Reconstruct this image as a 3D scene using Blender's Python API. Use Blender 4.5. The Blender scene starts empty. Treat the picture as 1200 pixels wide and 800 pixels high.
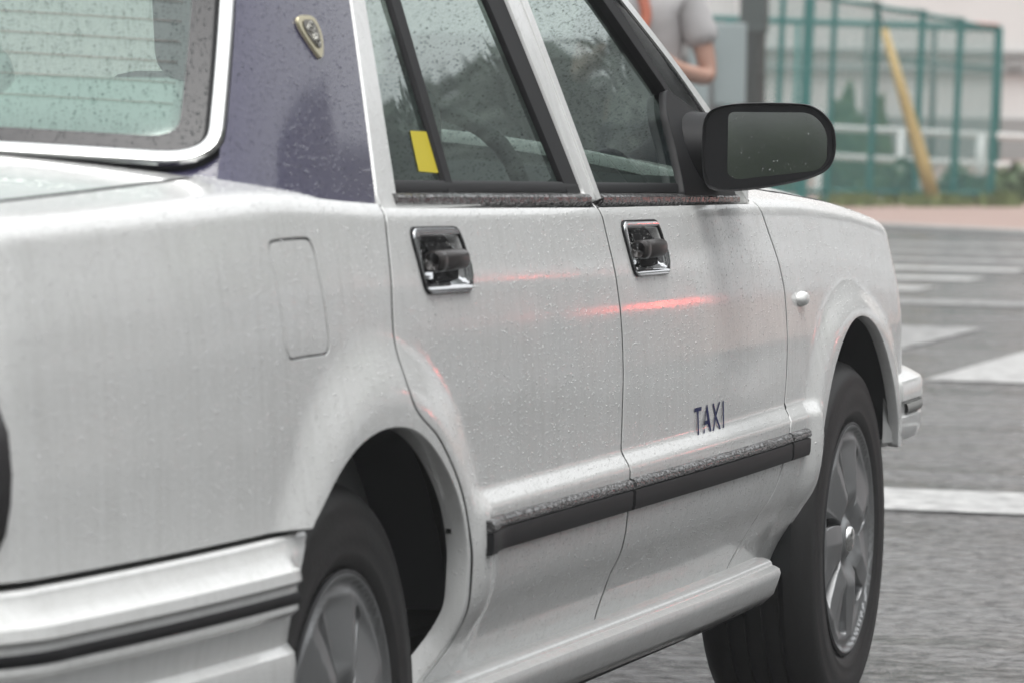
import bpy, bmesh, math, random
import numpy as np
from mathutils import Vector, Matrix
from mathutils.geometry import delaunay_2d_cdt

SC = bpy.context.scene
COL = SC.collection
rad = math.radians
random.seed(7)
RNG = np.random.default_rng(11)

# ------------------------------------------------------------------ camera
CAM_F = 5802.73                      # focal length in pixels of a 1200 px wide frame
CAM_C = Vector((2.62752, -5.52536, 1.10032))
CAM_R = Vector((0.95923352, 0.2822203, 0.01492527))
CAM_U = Vector((-0.0298918, 0.04880018, 0.99836117))
CAM_D = Vector((-0.28102943, 0.95810764, -0.05524684))
cam = bpy.data.cameras.new('camera')
cam.sensor_width = 36.0
cam.lens = 36.0 * CAM_F / 1200.0
cam.clip_start = 0.1
cam.clip_end = 2000.0
cam.dof.use_dof = True
cam.dof.focus_distance = 7.5
cam.dof.aperture_fstop = 10.5
camo = bpy.data.objects.new('camera', cam)
COL.objects.link(camo)
camo.matrix_world = Matrix((
    (CAM_R.x, CAM_U.x, -CAM_D.x, CAM_C.x),
    (CAM_R.y, CAM_U.y, -CAM_D.y, CAM_C.y),
    (CAM_R.z, CAM_U.z, -CAM_D.z, CAM_C.z),
    (0, 0, 0, 1)))
SC.camera = camo

# ------------------------------------------------------------------ sky, sun, exposure
SUN_EL, SUN_AZ = rad(72), rad(150)
world = bpy.data.worlds.new('World')
SC.world = world
world.use_nodes = True
wt = world.node_tree
for n in list(wt.nodes):
    wt.nodes.remove(n)
w_out = wt.nodes.new('ShaderNodeOutputWorld')
w_bg = wt.nodes.new('ShaderNodeBackground')
w_sky = wt.nodes.new('ShaderNodeTexSky')
w_sky.sky_type = 'NISHITA'
w_sky.sun_disc = False
w_sky.sun_elevation = SUN_EL
w_sky.sun_rotation = SUN_AZ
w_sky.air_density = 1.0
w_sky.dust_density = 1.0
w_sky.ozone_density = 1.0
w_hsv = wt.nodes.new('ShaderNodeHueSaturation')       # a closed cloud deck: nearly no colour left
w_hsv.inputs['Saturation'].default_value = 0.10
wt.links.new(w_sky.outputs[0], w_hsv.inputs['Color'])
w_mix = wt.nodes.new('ShaderNodeMix'); w_mix.data_type = 'RGBA'    # even grey cloud over the whole dome
w_mix.inputs[0].default_value = 0.75
w_tc = wt.nodes.new('ShaderNodeTexCoord'); w_sep = wt.nodes.new('ShaderNodeSeparateXYZ')
w_rng = wt.nodes.new('ShaderNodeMapRange')                          # standard overcast sky: zenith three times the horizon
w_rng.inputs['From Min'].default_value = 0; w_rng.inputs['From Max'].default_value = 1
w_rng.inputs['To Min'].default_value = 1/3; w_rng.inputs['To Max'].default_value = 1
wt.links.new(w_tc.outputs['Generated'], w_sep.inputs[0]); wt.links.new(w_sep.outputs['Z'], w_rng.inputs['Value'])
w_col = wt.nodes.new('ShaderNodeVectorMath'); w_col.operation = 'SCALE'
w_col.inputs[0].default_value = (10.4, 10.6, 10.8); wt.links.new(w_rng.outputs[0], w_col.inputs['Scale'])
wt.links.new(w_col.outputs[0], w_mix.inputs[7])
wt.links.new(w_hsv.outputs[0], w_mix.inputs[6])
wt.links.new(w_mix.outputs[2], w_bg.inputs['Color'])
w_bg.inputs['Strength'].default_value = 0.12
wt.links.new(w_bg.outputs[0], w_out.inputs['Surface'])

sun = bpy.data.lights.new('sun', 'SUN')
sun.energy = 1.5
sun.angle = rad(40)
sun.color = (1.0, 0.98, 0.95)
suno = bpy.data.objects.new('sun', sun)
COL.objects.link(suno)
_sd = Vector((math.sin(SUN_AZ) * math.cos(SUN_EL), math.cos(SUN_AZ) * math.cos(SUN_EL), math.sin(SUN_EL)))
suno.rotation_euler = _sd.to_track_quat('Z', 'Y').to_euler()

SC.view_settings.view_transform = 'Standard'
SC.view_settings.look = 'None'
SC.view_settings.gamma = 1.0
SC.view_settings.use_curve_mapping = False
SC.view_settings.exposure = 0.74
SC.cycles.use_denoising = True
SC.cycles.adaptive_threshold = 0.015
SC.cycles.max_bounces = 7
SC.cycles.transparent_max_bounces = 24
SC.cycles.caustics_reflective = False
SC.cycles.caustics_refractive = False
SC.cycles.sample_clamp_indirect = 6.0

# ------------------------------------------------------------------ helpers: materials
MATS = {}
class NT:
    def __init__(s, name):
        s.m = bpy.data.materials.new(name); s.m.use_nodes = True
        s.t = s.m.node_tree
        s.b = s.t.nodes['Principled BSDF']; s.out = s.t.nodes['Material Output']
        MATS[name] = s.m
    def n(s, typ, **kw):
        o = s.t.nodes.new('ShaderNode' + typ)
        for k, v in kw.items():
            if k in o.inputs.keys():
                o.inputs[k].default_value = v
            else:
                setattr(o, k, v)
        return o
    def l(s, a, b): s.t.links.new(a, b)
    def set(s, **kw):
        for k, v in kw.items():
            k = k.replace('_', ' ')
            s.b.inputs[k].default_value = (*v, 1) if isinstance(v, tuple) and len(v) == 3 else v
        return s
    def coord(s, scale=(1, 1, 1), kind='Object', rot=(0, 0, 0)):
        c = s.n('TexCoord'); mp = s.n('Mapping'); s.l(c.outputs[kind], mp.inputs[0])
        mp.inputs['Scale'].default_value = scale
        mp.inputs['Rotation'].default_value = rot
        return mp.outputs[0]
    def noise(s, vec, scale, detail=4, rough=.55):
        o = s.n('TexNoise'); o.inputs['Scale'].default_value = scale
        o.inputs['Detail'].default_value = detail; o.inputs['Roughness'].default_value = rough
        s.l(vec, o.inputs['Vector']); return o.outputs['Fac']
    def ramp(s, fac, stops):
        o = s.n('ValToRGB'); e = o.color_ramp.elements
        while len(e) < len(stops): e.new(.5)
        for k, (p, c) in enumerate(stops):
            e[k].position = p
            e[k].color = (c, c, c, 1) if not isinstance(c, tuple) else (*c, 1)
        s.l(fac, o.inputs[0]); return o.outputs[0]
    def mix(s, fac, a, b, typ='MIX'):
        o = s.n('Mix', data_type='RGBA', blend_type=typ)
        for sock, v in ((o.inputs[0], fac), (o.inputs[6], a), (o.inputs[7], b)):
            if hasattr(v, 'is_linked') or hasattr(v, 'links'): s.l(v, sock)
            elif isinstance(v, tuple): sock.default_value = (*v, 1)
            else: sock.default_value = v if not hasattr(sock.default_value, '__len__') else (v, v, v, 1)
        return o.outputs[2]
    def math(s, op, a, b=0.0):
        o = s.n('Math', operation=op)
        for sock, v in ((o.inputs[0], a), (o.inputs[1], b)):
            if hasattr(v, 'links'): s.l(v, sock)
            else: sock.default_value = v
        return o.outputs[0]
    def bump(s, h, strength=.3, dist=.01, sock='Normal', prev=None):
        o = s.n('Bump'); o.inputs['Strength'].default_value = strength
        o.inputs['Distance'].default_value = dist; s.l(h, o.inputs['Height'])
        if prev is not None: s.l(prev, o.inputs['Normal'])
        if sock: s.l(o.outputs[0], s.b.inputs[sock])
        return o.outputs[0]

def simple(name, col, rough=.5, metal=0., **kw):
    m = NT(name); m.set(Base_Color=col, Roughness=rough, Metallic=metal, **kw); return m

# --- car paint: white, wet, with streaks of road film and fine rain beads
def make_paint(name, col, dirt=True):
    m = NT(name); m.set(Base_Color=col, Roughness=.42, Coat_Weight=1.0, Coat_Roughness=.07, Coat_IOR=1.5)
    m.b.inputs['Specular IOR Level'].default_value = .3
    co = m.coord()
    if dirt:
        st = m.noise(m.coord((55, 55, 2.6)), 1.0, 5, .6)          # streaks run down the sides
        blot = m.noise(co, 7.0, 5, .6)
        fine = m.noise(m.coord((90, 90, 8)), 1.0, 3, .6)
        f = m.math('MULTIPLY', m.ramp(st, [(.42, 0.), (.72, 1.)]), m.ramp(blot, [(.35, .15), (.7, 1.)]))
        f = m.math('ADD', m.math('MULTIPLY', f, .22), m.math('MULTIPLY', m.ramp(fine, [(.45, 0.), (.75, 1.)]), .16))
        c = m.mix(f, col, (col[0]*.50, col[1]*.50, col[2]*.47))
        m.l(c, m.b.inputs['Base Color'])
        rr = m.ramp(blot, [(.3, .05), (.7, .16)]); m.l(rr, m.b.inputs['Coat Roughness'])
    v = m.n('TexVoronoi', feature='F1'); v.inputs['Scale'].default_value = 170; v.inputs['Randomness'].default_value = 1
    m.l(co, v.inputs['Vector'])
    drop = m.ramp(v.outputs['Distance'], [(.0, 1.), (.42, 0.)])
    sel = m.ramp(v.outputs['Color'], [(.50, 0.), (.62, 1.)])
    h = m.math('MULTIPLY', drop, sel)
    n1 = m.bump(h, .28, .0018, None)
    wav = m.noise(co, 2.6, 2, .4)
    n2 = m.bump(wav, .05, .02, None, n1)
    m.l(n2, m.b.inputs['Coat Normal']); m.l(n1, m.b.inputs['Normal'])
    return m.m
make_paint('white_paint', (.72, .725, .715))
make_paint('navy_paint', (.030, .027, .068), dirt=False)
MATS['navy_paint'].node_tree.nodes['Principled BSDF'].inputs['Roughness'].default_value = .35
simple('black_plastic', (.012, .012, .013), .5)
simple('black_rubber', (.011, .011, .012), .55)
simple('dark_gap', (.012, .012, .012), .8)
simple('liner_black', (.03, .031, .032), .6)
m = simple('chrome', (.86, .87, .88), .06, 1.0)
simple('chrome_satin', (.80, .80, .79), .16, 1.0)
simple('dark_chrome', (.10, .10, .105), .18, 1.0)
simple('grip_grey', (.035, .031, .030), .32)
simple('gold', (.66, .60, .42), .3, 1.0)
simple('badge_dark', (.16, .15, .13), .35, .6)
simple('badge_light', (.75, .74, .68), .25, .9)
m = simple('mirror_glass', (.40, .43, .42), .05, 1.0)
simple('navy_print', (.006, .010, .075), .8)
simple('seat_fabric', (.23, .26, .26), .9)
simple('seat_cover', (.78, .83, .80), .75)
simple('dash_dark', (.035, .037, .038), .6)
simple('trim_grey', (.20, .21, .21), .8)
simple('yellow_paper', (.52, .43, .02), .7)
simple('lamp_red', (.35, .01, .012), .12)
m = simple('lamp_lit', (.6, .01, .01), .2); m.b.inputs['Emission Color'].default_value = (1, .03, .02, 1); m.b.inputs['Emission Strength'].default_value = 2.0
simple('lamp_clear', (.75, .75, .74), .12)
simple('wheel_silver', (.34, .345, .35), .50, .8)
simple('steel_dark', (.05, .05, .052), .5, .5)
simple('frit', (.035, .033, .034), .25)
simple('heater_wire', (.16, .07, .05), .5)

for _n in ('black_plastic', 'black_rubber', 'dark_gap', 'liner_black'):
    MATS[_n].node_tree.nodes['Principled BSDF'].inputs['Specular IOR Level'].default_value = .22
# --- tyre rubber, wet
m = NT('tyre_rubber'); m.set(Base_Color=(.022, .021, .021), Roughness=.55)
m.bump(m.noise(m.coord(), 140, 3), .25, .002)
# --- moulding with beads of water on its top face
m = NT('beaded_trim'); m.set(Base_Color=(.11, .105, .105), Roughness=.16)
co = m.coord((1, .6, 1)); v = m.n('TexVoronoi', feature='F1'); v.inputs['Scale'].default_value = 210
m.l(co, v.inputs['Vector'])
h = m.ramp(v.outputs['Distance'], [(0., 1.), (.55, 0.)]); m.bump(h, 1.0, .005)
m.l(m.mix(m.ramp(v.outputs['Color'], [(.3, 0.), (.7, 1.)]), (.022, .021, .022), (.10, .098, .098)), m.b.inputs['Base Color'])

# --- thin window glass: tinted see-through with a sky reflection that grows at grazing angles
def make_glass(name, tint, rough=.0, base=.0, gain=1.0, wave=.04):
    m = NT(name); t = m.t
    t.nodes.remove(m.b)
    tr = m.n('BsdfTransparent'); tr.inputs['Color'].default_value = (*tint, 1)
    gl = m.n('BsdfGlossy'); gl.inputs['Roughness'].default_value = rough
    gl.inputs['Color'].default_value = (.86, .94, .91, 1)
    fr = m.n('Fresnel'); fr.inputs['IOR'].default_value = 1.52
    f2 = m.math('ADD', m.math('MULTIPLY', fr.outputs[0], gain), base)
    wav = m.noise(m.coord(), 3.0, 1, .3)
    bp = m.n('Bump'); bp.inputs['Strength'].default_value = wave; bp.inputs['Distance'].default_value = .02
    m.l(wav, bp.inputs['Height']); m.l(bp.outputs[0], gl.inputs['Normal'])
    mx = m.n('MixShader'); m.l(f2, mx.inputs[0]); m.l(tr.outputs[0], mx.inputs[1]); m.l(gl.outputs[0], mx.inputs[2])
    m.l(mx.outputs[0], m.out.inputs['Surface'])
    return m.m
make_glass('side_glass', (.44, .51, .48), .01, .03, 1.7, .09)
make_glass('rear_glass', (.52, .64, .60), .03, .07, 1.4)
make_glass('screen_glass', (.72, .80, .77), .0, .0)
# --- water drops on glass: domes whose dark tint stands in for the refracted street
m = NT('water_drop'); m.t.nodes.remove(m.b)
tr = m.n('BsdfTransparent'); tr.inputs['Color'].default_value = (.34, .37, .37, 1)
gl = m.n('BsdfGlossy'); gl.inputs['Roughness'].default_value = .05
lw = m.n('LayerWeight'); lw.inputs['Blend'].default_value = .25
f_ = m.math('ADD', m.math('MULTIPLY', lw.outputs['Facing'], .10), .03)
mx = m.n('MixShader'); m.l(f_, mx.inputs[0]); m.l(tr.outputs[0], mx.inputs[1]); m.l(gl.outputs[0], mx.inputs[2])
m.l(mx.outputs[0], m.out.inputs['Surface'])
m.m.copy().name = 'water_drop_soft'; MATS['water_drop_soft'] = bpy.data.materials['water_drop_soft']
[n_ for n_ in MATS['water_drop_soft'].node_tree.nodes if n_.type == 'BSDF_TRANSPARENT'][0].inputs[0].default_value = (.58, .58, .60, 1)
# --- water beads on paint: clear domes that only add their glints
m = NT('water_bead'); m.t.nodes.remove(m.b)
tr = m.n('BsdfTransparent'); tr.inputs['Color'].default_value = (.99, .99, .99, 1)
gl = m.n('BsdfGlossy'); gl.inputs['Roughness'].default_value = .20
mx = m.n('MixShader'); mx.inputs[0].default_value = .38; m.l(tr.outputs[0], mx.inputs[1]); m.l(gl.outputs[0], mx.inputs[2])
m.l(mx.outputs[0], m.out.inputs['Surface'])

# --- wet asphalt
m = NT('wet_asphalt')
co = m.coord()
big = m.noise(co, .35, 4, .6); mid = m.noise(m.coord((1, 3.5, 1)), .9, 4, .6); fine = m.noise(co, 22, 4, .75); grit = m.noise(co, 90, 2, .7)
m.l(m.mix(m.ramp(m.math('ADD', m.math('MULTIPLY', big, .35), m.math('MULTIPLY', fine, .65)), [(.43, 0.), (.57, 1.)]), (.012, .012, .012), (.12, .119, .117)), m.b.inputs['Base Color'])
wet = m.ramp(mid, [(.35, .10), (.62, .34)]); m.l(wet, m.b.inputs['Roughness'])
hh = m.math('ADD', m.math('MULTIPLY', fine, .6), m.math('MULTIPLY', grit, .4))
nb = m.bump(hh, 1.0, .05)
m.b.inputs['Specular IOR Level'].default_value = .25; m.l(m.ramp(m.math('ADD', m.math('MULTIPLY', fine, .7), m.math('MULTIPLY', mid, .3)), [(.43, .0), (.60, .8)]), m.b.inputs['Coat Weight']); m.b.inputs['Coat IOR'].default_value = 1.33
m.l(m.ramp(mid, [(.32, .04), (.66, .30)]), m.b.inputs['Coat Roughness'])
m.bump(hh, .5, .008, 'Coat Normal')
# --- worn road paint
m = NT('road_paint')
co = m.coord()
wear = m.ramp(m.noise(co, 14, 6, .7), [(.34, 0.), (.56, 1.)])
m.l(m.mix(wear, (.10, .10, .10), (.44, .44, .43)), m.b.inputs['Base Color'])
m.set(Roughness=.32); m.bump(m.noise(co, 60, 3), .4, .01)
m = NT('road_paint_worn')
wear = m.ramp(m.noise(m.coord(), 9, 6, .7), [(.40, 0.), (.66, 1.)])
m.l(m.mix(wear, (.06, .06, .06), (.42, .42, .41)), m.b.inputs['Base Color'])
m.set(Roughness=.35); m.bump(m.noise(m.coord(), 60, 3), .4, .01)
# --- reddish pavement
m = NT('pavement_red')
co = m.coord(); f = m.noise(co, 3, 5, .6)
m.l(m.mix(f, (.24, .165, .140), (.36, .255, .22)), m.b.inputs['Base Color']); m.set(Roughness=.8)
m.bump(m.noise(co, 80, 3), .3, .01)
m = NT('kerb_concrete'); co = m.coord(); f = m.noise(co, 5, 5, .6)
m.l(m.mix(f, (.20, .20, .19), (.36, .36, .35)), m.b.inputs['Base Color']); m.set(Roughness=.6)
m = NT('building_wall'); co = m.coord((1, 1, .25)); f = m.noise(co, 1.2, 5, .6)
m.l(m.mix(f, (.68, .67, .65), (.80, .79, .77)), m.b.inputs['Base Color']); m.set(Roughness=.8)
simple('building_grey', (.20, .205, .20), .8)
simple('building_band', (.30, .30, .29), .8)
simple('teal_paint', (.010, .15, .135), .45)
simple('teal_wire', (.03, .20, .18), .5)
simple('rail_white', (.74, .74, .72), .45)
simple('guard_yellow', (.42, .31, .12), .55)
simple('pole_dark', (.055, .07, .065), .7)
simple('board_white', (.30, .35, .35), .6)
simple('frame_grey', (.13, .16, .15), .6)
simple('rust_red', (.42, .09, .06), .6)
m = NT('leaf_green'); oi = m.n('ObjectInfo'); f = m.noise(m.coord(), 6, 3)
m.l(m.mix(f, (.035, .075, .022), (.09, .15, .045)), m.b.inputs['Base Color']); m.set(Roughness=.55)
m = NT('leaf_dark'); m.set(Base_Color=(.022, .033, .022), Roughness=.7)
m = NT('grass_green'); f = m.noise(m.coord(), 4, 3)
m.l(m.mix(f, (.06, .10, .02), (.16, .19, .05)), m.b.inputs['Base Color']); m.set(Roughness=.7)
m = NT('bark'); f = m.noise(m.coord((1, 1, .2)), 20, 5)
m.l(m.mix(f, (.05, .04, .03), (.13, .105, .085)), m.b.inputs['Base Color']); m.set(Roughness=.9)
m = NT('skin'); m.set(Base_Color=(.42, .25, .19), Roughness=.5); m.b.inputs['Subsurface Weight'].default_value = .05
m = NT('shirt_grey'); f = m.noise(m.coord(), 9, 5); m.l(m.mix(f, (.30, .29, .29), (.52, .51, .51)), m.b.inputs['Base Color']); m.set(Roughness=.9)
simple('trousers_dark', (.05, .055, .075), .9)
simple('hair_dark', (.02, .016, .014), .5)
simple('strap_red', (.34, .09, .045), .7)
simple('device_black', (.02, .02, .02), .4)
simple('shoe_dark', (.03, .03, .03), .6)

# ------------------------------------------------------------------ helpers: objects
def put(name, verts, faces, mat, parent=None, smooth=True, normals=None, mats=None, midx=None):
    me = bpy.data.meshes.new(name)
    me.from_pydata([tuple(map(float, v)) for v in verts], [], [tuple(map(int, f)) for f in faces])
    if mats:
        for q in mats: me.materials.append(MATS[q])
        if midx is not None:
            me.polygons.foreach_set('material_index', list(map(int, midx)))
    elif mat: me.materials.append(MATS[mat])
    me.polygons.foreach_set('use_smooth', [bool(smooth)] * len(me.polygons))
    me.update()
    if normals is not None:
        me.normals_split_custom_set_from_vertices([tuple(map(float, n)) for n in normals])
    o = bpy.data.objects.new(name, me)
    COL.objects.link(o)
    if parent is not None: o.parent = parent
    return o

def empty(name, loc=(0, 0, 0), rz=0.0, parent=None):
    o = bpy.data.objects.new(name, None); COL.objects.link(o)
    o.location = loc; o.rotation_euler = (0, 0, rz); o.empty_display_size = .2
    if parent is not None: o.parent = parent
    return o

def tag(o, label=None, cat=None, group=None, kind=None):
    if label: o['label'] = label
    if cat: o['category'] = cat
    if group: o['group'] = group
    if kind: o['kind'] = kind
    return o

class MB:
    """collects shapes for one mesh"""
    def __init__(s): s.v = []; s.f = []; s.mi = []
    def add(s, v, f, mi=0):
        k = len(s.v); s.v += [tuple(map(float, q)) for q in v]
        s.f += [tuple(int(i) + k for i in q) for q in f]; s.mi += [mi] * len(f); return s
    def box(s, c, size, rot=None, mi=0):
        hx, hy, hz = (q / 2 for q in size); v = []
        for x, y, z in ((-1,-1,-1),(1,-1,-1),(1,1,-1),(-1,1,-1),(-1,-1,1),(1,-1,1),(1,1,1),(-1,1,1)):
            p = Vector((x*hx, y*hy, z*hz))
            if rot is not None: p = rot @ p
            v.append(p + Vector(c))
        return s.add(v, [(0,3,2,1),(4,5,6,7),(0,1,5,4),(1,2,6,5),(2,3,7,6),(3,0,4,7)], mi)
    def tube(s, pts, r, n=10, mi=0, cap=True):
        pts = [Vector(p) for p in pts]; rs = r if isinstance(r, (list, tuple)) else [r] * len(pts)
        v = []; f = []; ref = None
        for i, p in enumerate(pts):
            t = (pts[min(i+1, len(pts)-1)] - pts[max(i-1, 0)]).normalized()
            if ref is None: ref = t.orthogonal().normalized()
            ref = (ref - t * ref.dot(t)).normalized(); b = t.cross(ref)
            for k in range(n):
                a = 2*math.pi*k/n; v.append(p + (ref*math.cos(a) + b*math.sin(a)) * rs[i])
        for i in range(len(pts)-1):
            for k in range(n):
                f.append((i*n+k, i*n+(k+1)%n, (i+1)*n+(k+1)%n, (i+1)*n+k))
        if cap:
            f.append(tuple(range(n))[::-1]); f.append(tuple((len(pts)-1)*n+k for k in range(n)))
        return s.add(v, f, mi)
    def lathe(s, prof, axis_o, n=48, mi=0, axis='x', sgn=1):
        """prof: (radius, along) pairs; spins about the axis through axis_o"""
        v = []; f = []; o = Vector(axis_o)
        for (r, a) in prof:
            for k in range(n):
                t = 2*math.pi*k/n; c, d = r*math.cos(t), r*math.sin(t)
                v.append(o + (Vector((a*sgn, c, d)) if axis == 'x' else Vector((c, d, a)) if axis == 'z' else Vector((c, a, d))))
        for i in range(len(prof)-1):
            for k in range(n):
                q = (i*n+k, i*n+(k+1)%n, (i+1)*n+(k+1)%n, (i+1)*n+k)
                f.append(q)
        return s.add(v, f, mi)
    def grid(s, P, mi=0, close=False):
        """P[i][j] points"""
        a, b = len(P), len(P[0]); v = [q for row in P for q in row]; f = []
        for i in range(a-1):
            for j in range(b-1 if not close else b):
                f.append((i*b+j, i*b+(j+1)%b, (i+1)*b+(j+1)%b, (i+1)*b+j))
        return s.add(v, f, mi)
    def build(s, name, mat, parent=None, smooth=True, mats=None, bevel=0, auto=None):
        o = put(name, s.v, s.f, mat, parent, smooth, mats=mats, midx=s.mi if mats else None)
        if auto is not None:
            sharp(o, auto)
        if bevel:
            md = o.modifiers.new('bevel', 'BEVEL'); md.width = bevel; md.segments = 2; md.limit_method = 'ANGLE'; md.angle_limit = rad(35)
        return o

def sharp(o, ang=35):
    bm = bmesh.new(); bm.from_mesh(o.data); bmesh.ops.recalc_face_normals(bm, faces=bm.faces)
    for e in bm.edges:
        if len(e.link_faces) == 2 and e.calc_face_angle(0) > rad(ang): e.smooth = False
    bm.to_mesh(o.data); bm.free()

def resample(poly, step, closed=True):
    out = []; n = len(poly)
    for i in range(n if closed else n-1):
        a = np.array(poly[i], float); b = np.array(poly[(i+1) % n], float)
        k = max(1, int(math.ceil(np.hypot(*(b-a)) / step)))
        for j in range(k): out.append(tuple(a + (b-a) * j / k))
    if not closed: out.append(tuple(poly[-1]))
    return out

def spline(pts, n=8, closed=False):
    """Catmull-Rom through 2D or 3D points"""
    P = [np.array(p, float) for p in pts]; N = len(P); out = []
    rng = range(N) if closed else range(N-1)
    for i in rng:
        p1 = P[i]; p2 = P[(i+1) % N]
        p0 = P[i-1] if (i > 0 or closed) else 2*p1-p2
        p3 = P[(i+2) % N] if (i+2 < N or closed) else 2*p2-p1
        for k in range(n):
            t = k/n
            out.append(tuple(.5*((2*p1)+(-p0+p2)*t+(2*p0-5*p1+4*p2-p3)*t*t+(-p0+3*p1-3*p2+p3)*t**3)))
    if not closed: out.append(tuple(P[-1]))
    return out

def rounded(poly, r, n=5):
    """round the corners of a 2D polygon; r is a number or a list"""
    out = []; N = len(poly)
    for i in range(N):
        rr = r[i] if isinstance(r, (list, tuple)) else r
        p = np.array(poly[i], float); a = np.array(poly[i-1], float); b = np.array(poly[(i+1) % N], float)
        if rr <= 0: out.append(tuple(p)); continue
        da = (a-p)/np.linalg.norm(a-p); db = (b-p)/np.linalg.norm(b-p)
        rr = min(rr, .48*np.linalg.norm(a-p), .48*np.linalg.norm(b-p))
        p0 = p+da*rr; p2 = p+db*rr
        for k in range(n+1):
            t = k/n; out.append(tuple((1-t)**2*p0+2*t*(1-t)*p+t*t*p2))
    return out

def inside(poly, P):
    P = np.asarray(P, float); x, y = P[:, 0], P[:, 1]; r = np.zeros(len(P), bool); n = len(poly)
    for i in range(n):
        x1, y1 = poly[i]; x2, y2 = poly[(i+1) % n]
        if y1 == y2: continue
        c = (y1 > y) != (y2 > y)
        r ^= c & (x < (x2-x1)*(y-y1)/(y2-y1)+x1)
    return r

def area2(poly):
    a = np.array(poly); b = np.roll(a, -1, 0); return .5*np.sum(a[:, 0]*b[:, 1]-b[:, 0]*a[:, 1])

def mnormal(mapf, P, h=6e-4):
    a, b = P[:, 0], P[:, 1]
    da = mapf(a+h, b)-mapf(a-h, b); db = mapf(a, b+h)-mapf(a, b-h)
    n = np.cross(da, db); return n/np.maximum(np.linalg.norm(n, axis=1)[:, None], 1e-12), da, db

def panel(name, outline, mapf, mat, parent=None, holes=(), step=.02, rows=None, edge=.010, depth=.018, roll=.45, hole_depth=None, flip=False):
    """a curved sheet with folded edges: a 2D outline (a, b) laid on the surface mapf(a, b) -> xyz"""
    loops = [resample(outline, edge)] + [resample(h, edge) for h in holes]
    if area2(loops[0]) < 0: loops[0] = loops[0][::-1]
    for k in range(1, len(loops)):
        if area2(loops[k]) > 0: loops[k] = loops[k][::-1]
    pts = []; edges = []
    for lp in loops:
        s0 = len(pts); n = len(lp); pts += lp
        edges += [(s0+i, s0+(i+1) % n) for i in range(n)]
    nb = len(pts); L0 = np.array(loops[0])
    a0, b0 = L0.min(0); a1, b1 = L0.max(0)
    bs = rows if rows is not None else np.arange(b0+step*.5, b1, step)
    bs = [b for b in bs if b0 < b < b1]
    g = []
    for k, b in enumerate(bs):
        aa = np.arange(a0+step*(.3+.4*(k % 2)), a1, step); g.append(np.stack([aa, np.full_like(aa, b)], 1))
    if g:
        g = np.concatenate(g); ok = inside(loops[0], g)
        for h in loops[1:]: ok &= ~inside(h, g)
        g = g[ok]
        if len(g):
            B = np.array(pts); keep = np.ones(len(g), bool)
            for i0 in range(0, len(g), 2000):
                dd = np.min(np.hypot(g[i0:i0+2000, 0:1]-B[None, :, 0], g[i0:i0+2000, 1:2]-B[None, :, 1]), axis=1)
                keep[i0:i0+2000] = dd > edge*.35
            pts = pts+[tuple(q) for q in g[keep]]
    vo, eo, fo, ov, oe, of = delaunay_2d_cdt([Vector(p) for p in pts], edges, [], 0, 1e-6)
    V2 = np.array([(v.x, v.y) for v in vo]); F = np.array([tuple(f) for f in fo])
    cen = V2[F].mean(1); ok = inside(loops[0], cen)
    for h in loops[1:]: ok &= ~inside(h, cen)
    F = F[ok]
    q = V2[F]; ar = (q[:, 1, 0]-q[:, 0, 0])*(q[:, 2, 1]-q[:, 0, 1])-(q[:, 2, 0]-q[:, 0, 0])*(q[:, 1, 1]-q[:, 0, 1])
    F[ar < 0] = F[ar < 0][:, ::-1]
    V3 = mapf(V2[:, 0], V2[:, 1]); N3, _, _ = mnormal(mapf, V2)
    verts = [tuple(v) for v in V3]; norms = N3.copy(); faces = [tuple(f) for f in F]
    extra = []
    remap = {}
    for new, olds in enumerate(ov):
        for o_ in olds: remap[o_] = new
    vn = [tuple(n) for n in norms]
    s0 = 0
    for li, lp in enumerate(loops):
        n = len(lp); P = np.array(lp); T = np.roll(P, -1, 0)-np.roll(P, 1, 0)
        T /= np.maximum(np.linalg.norm(T, axis=1)[:, None], 1e-9)
        O2 = np.stack([T[:, 1], -T[:, 0]], 1)
        Nn, da, db = mnormal(mapf, P)
        da /= np.linalg.norm(da, axis=1)[:, None]; db /= np.linalg.norm(db, axis=1)[:, None]
        O3 = da*O2[:, :1]+db*O2[:, 1:]; O3 /= np.linalg.norm(O3, axis=1)[:, None]
        p0 = mapf(P[:, 0], P[:, 1])
        for i in range(n):
            k = remap.get(s0+i)
            if k is not None:
                vn[k] = tuple(Nn[i])
        dp = depth if (li == 0 or hole_depth is None) else hole_depth
        if dp > 0:
            base = len(verts); rr = min(.003, dp*.3)
            w1 = Nn*.5+O3*.9; w1 /= np.linalg.norm(w1, axis=1)[:, None]
            ring1 = p0+O3*rr*.35-Nn*rr*.6
            ring2 = p0+O3*rr*.45-Nn*dp
            for A, B_ in ((p0, Nn+O3*roll), (ring1, w1), (ring2, O3)):
                verts += [tuple(v) for v in A]
                vn += [tuple(v/np.linalg.norm(v)) for v in B_]
            for i in range(n):
                j = (i+1) % n
                for q_ in (0, 1):
                    faces.append((base+q_*n+i, base+(q_+1)*n+i, base+(q_+1)*n+j, base+q_*n+j))
        s0 += n
    if flip:
        faces = [f[::-1] for f in faces]; vn = [(-a, -b, -c) for a, b, c in vn]
    return put(name, verts, faces, mat, parent, True, vn)

def strip(name, path, prof, mat, parent=None, closed=False, up=None):
    """sweep a 2D profile (out, up) along a list of (point, out_dir, up_dir)"""
    P = []
    for (p, o_, u_) in path:
        P.append([Vector(p)+Vector(o_)*a+Vector(u_)*b for a, b in prof])
    mb = MB(); mb.grid(P, close=True)
    n = len(prof); m_ = len(P)
    if not closed:
        mb.f.append(tuple(range(n))); mb.mi.append(0); mb.f.append(tuple((m_-1)*n+k for k in range(n))[::-1]); mb.mi.append(0)
    return mb.build(name, mat, parent, True, auto=40)

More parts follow.
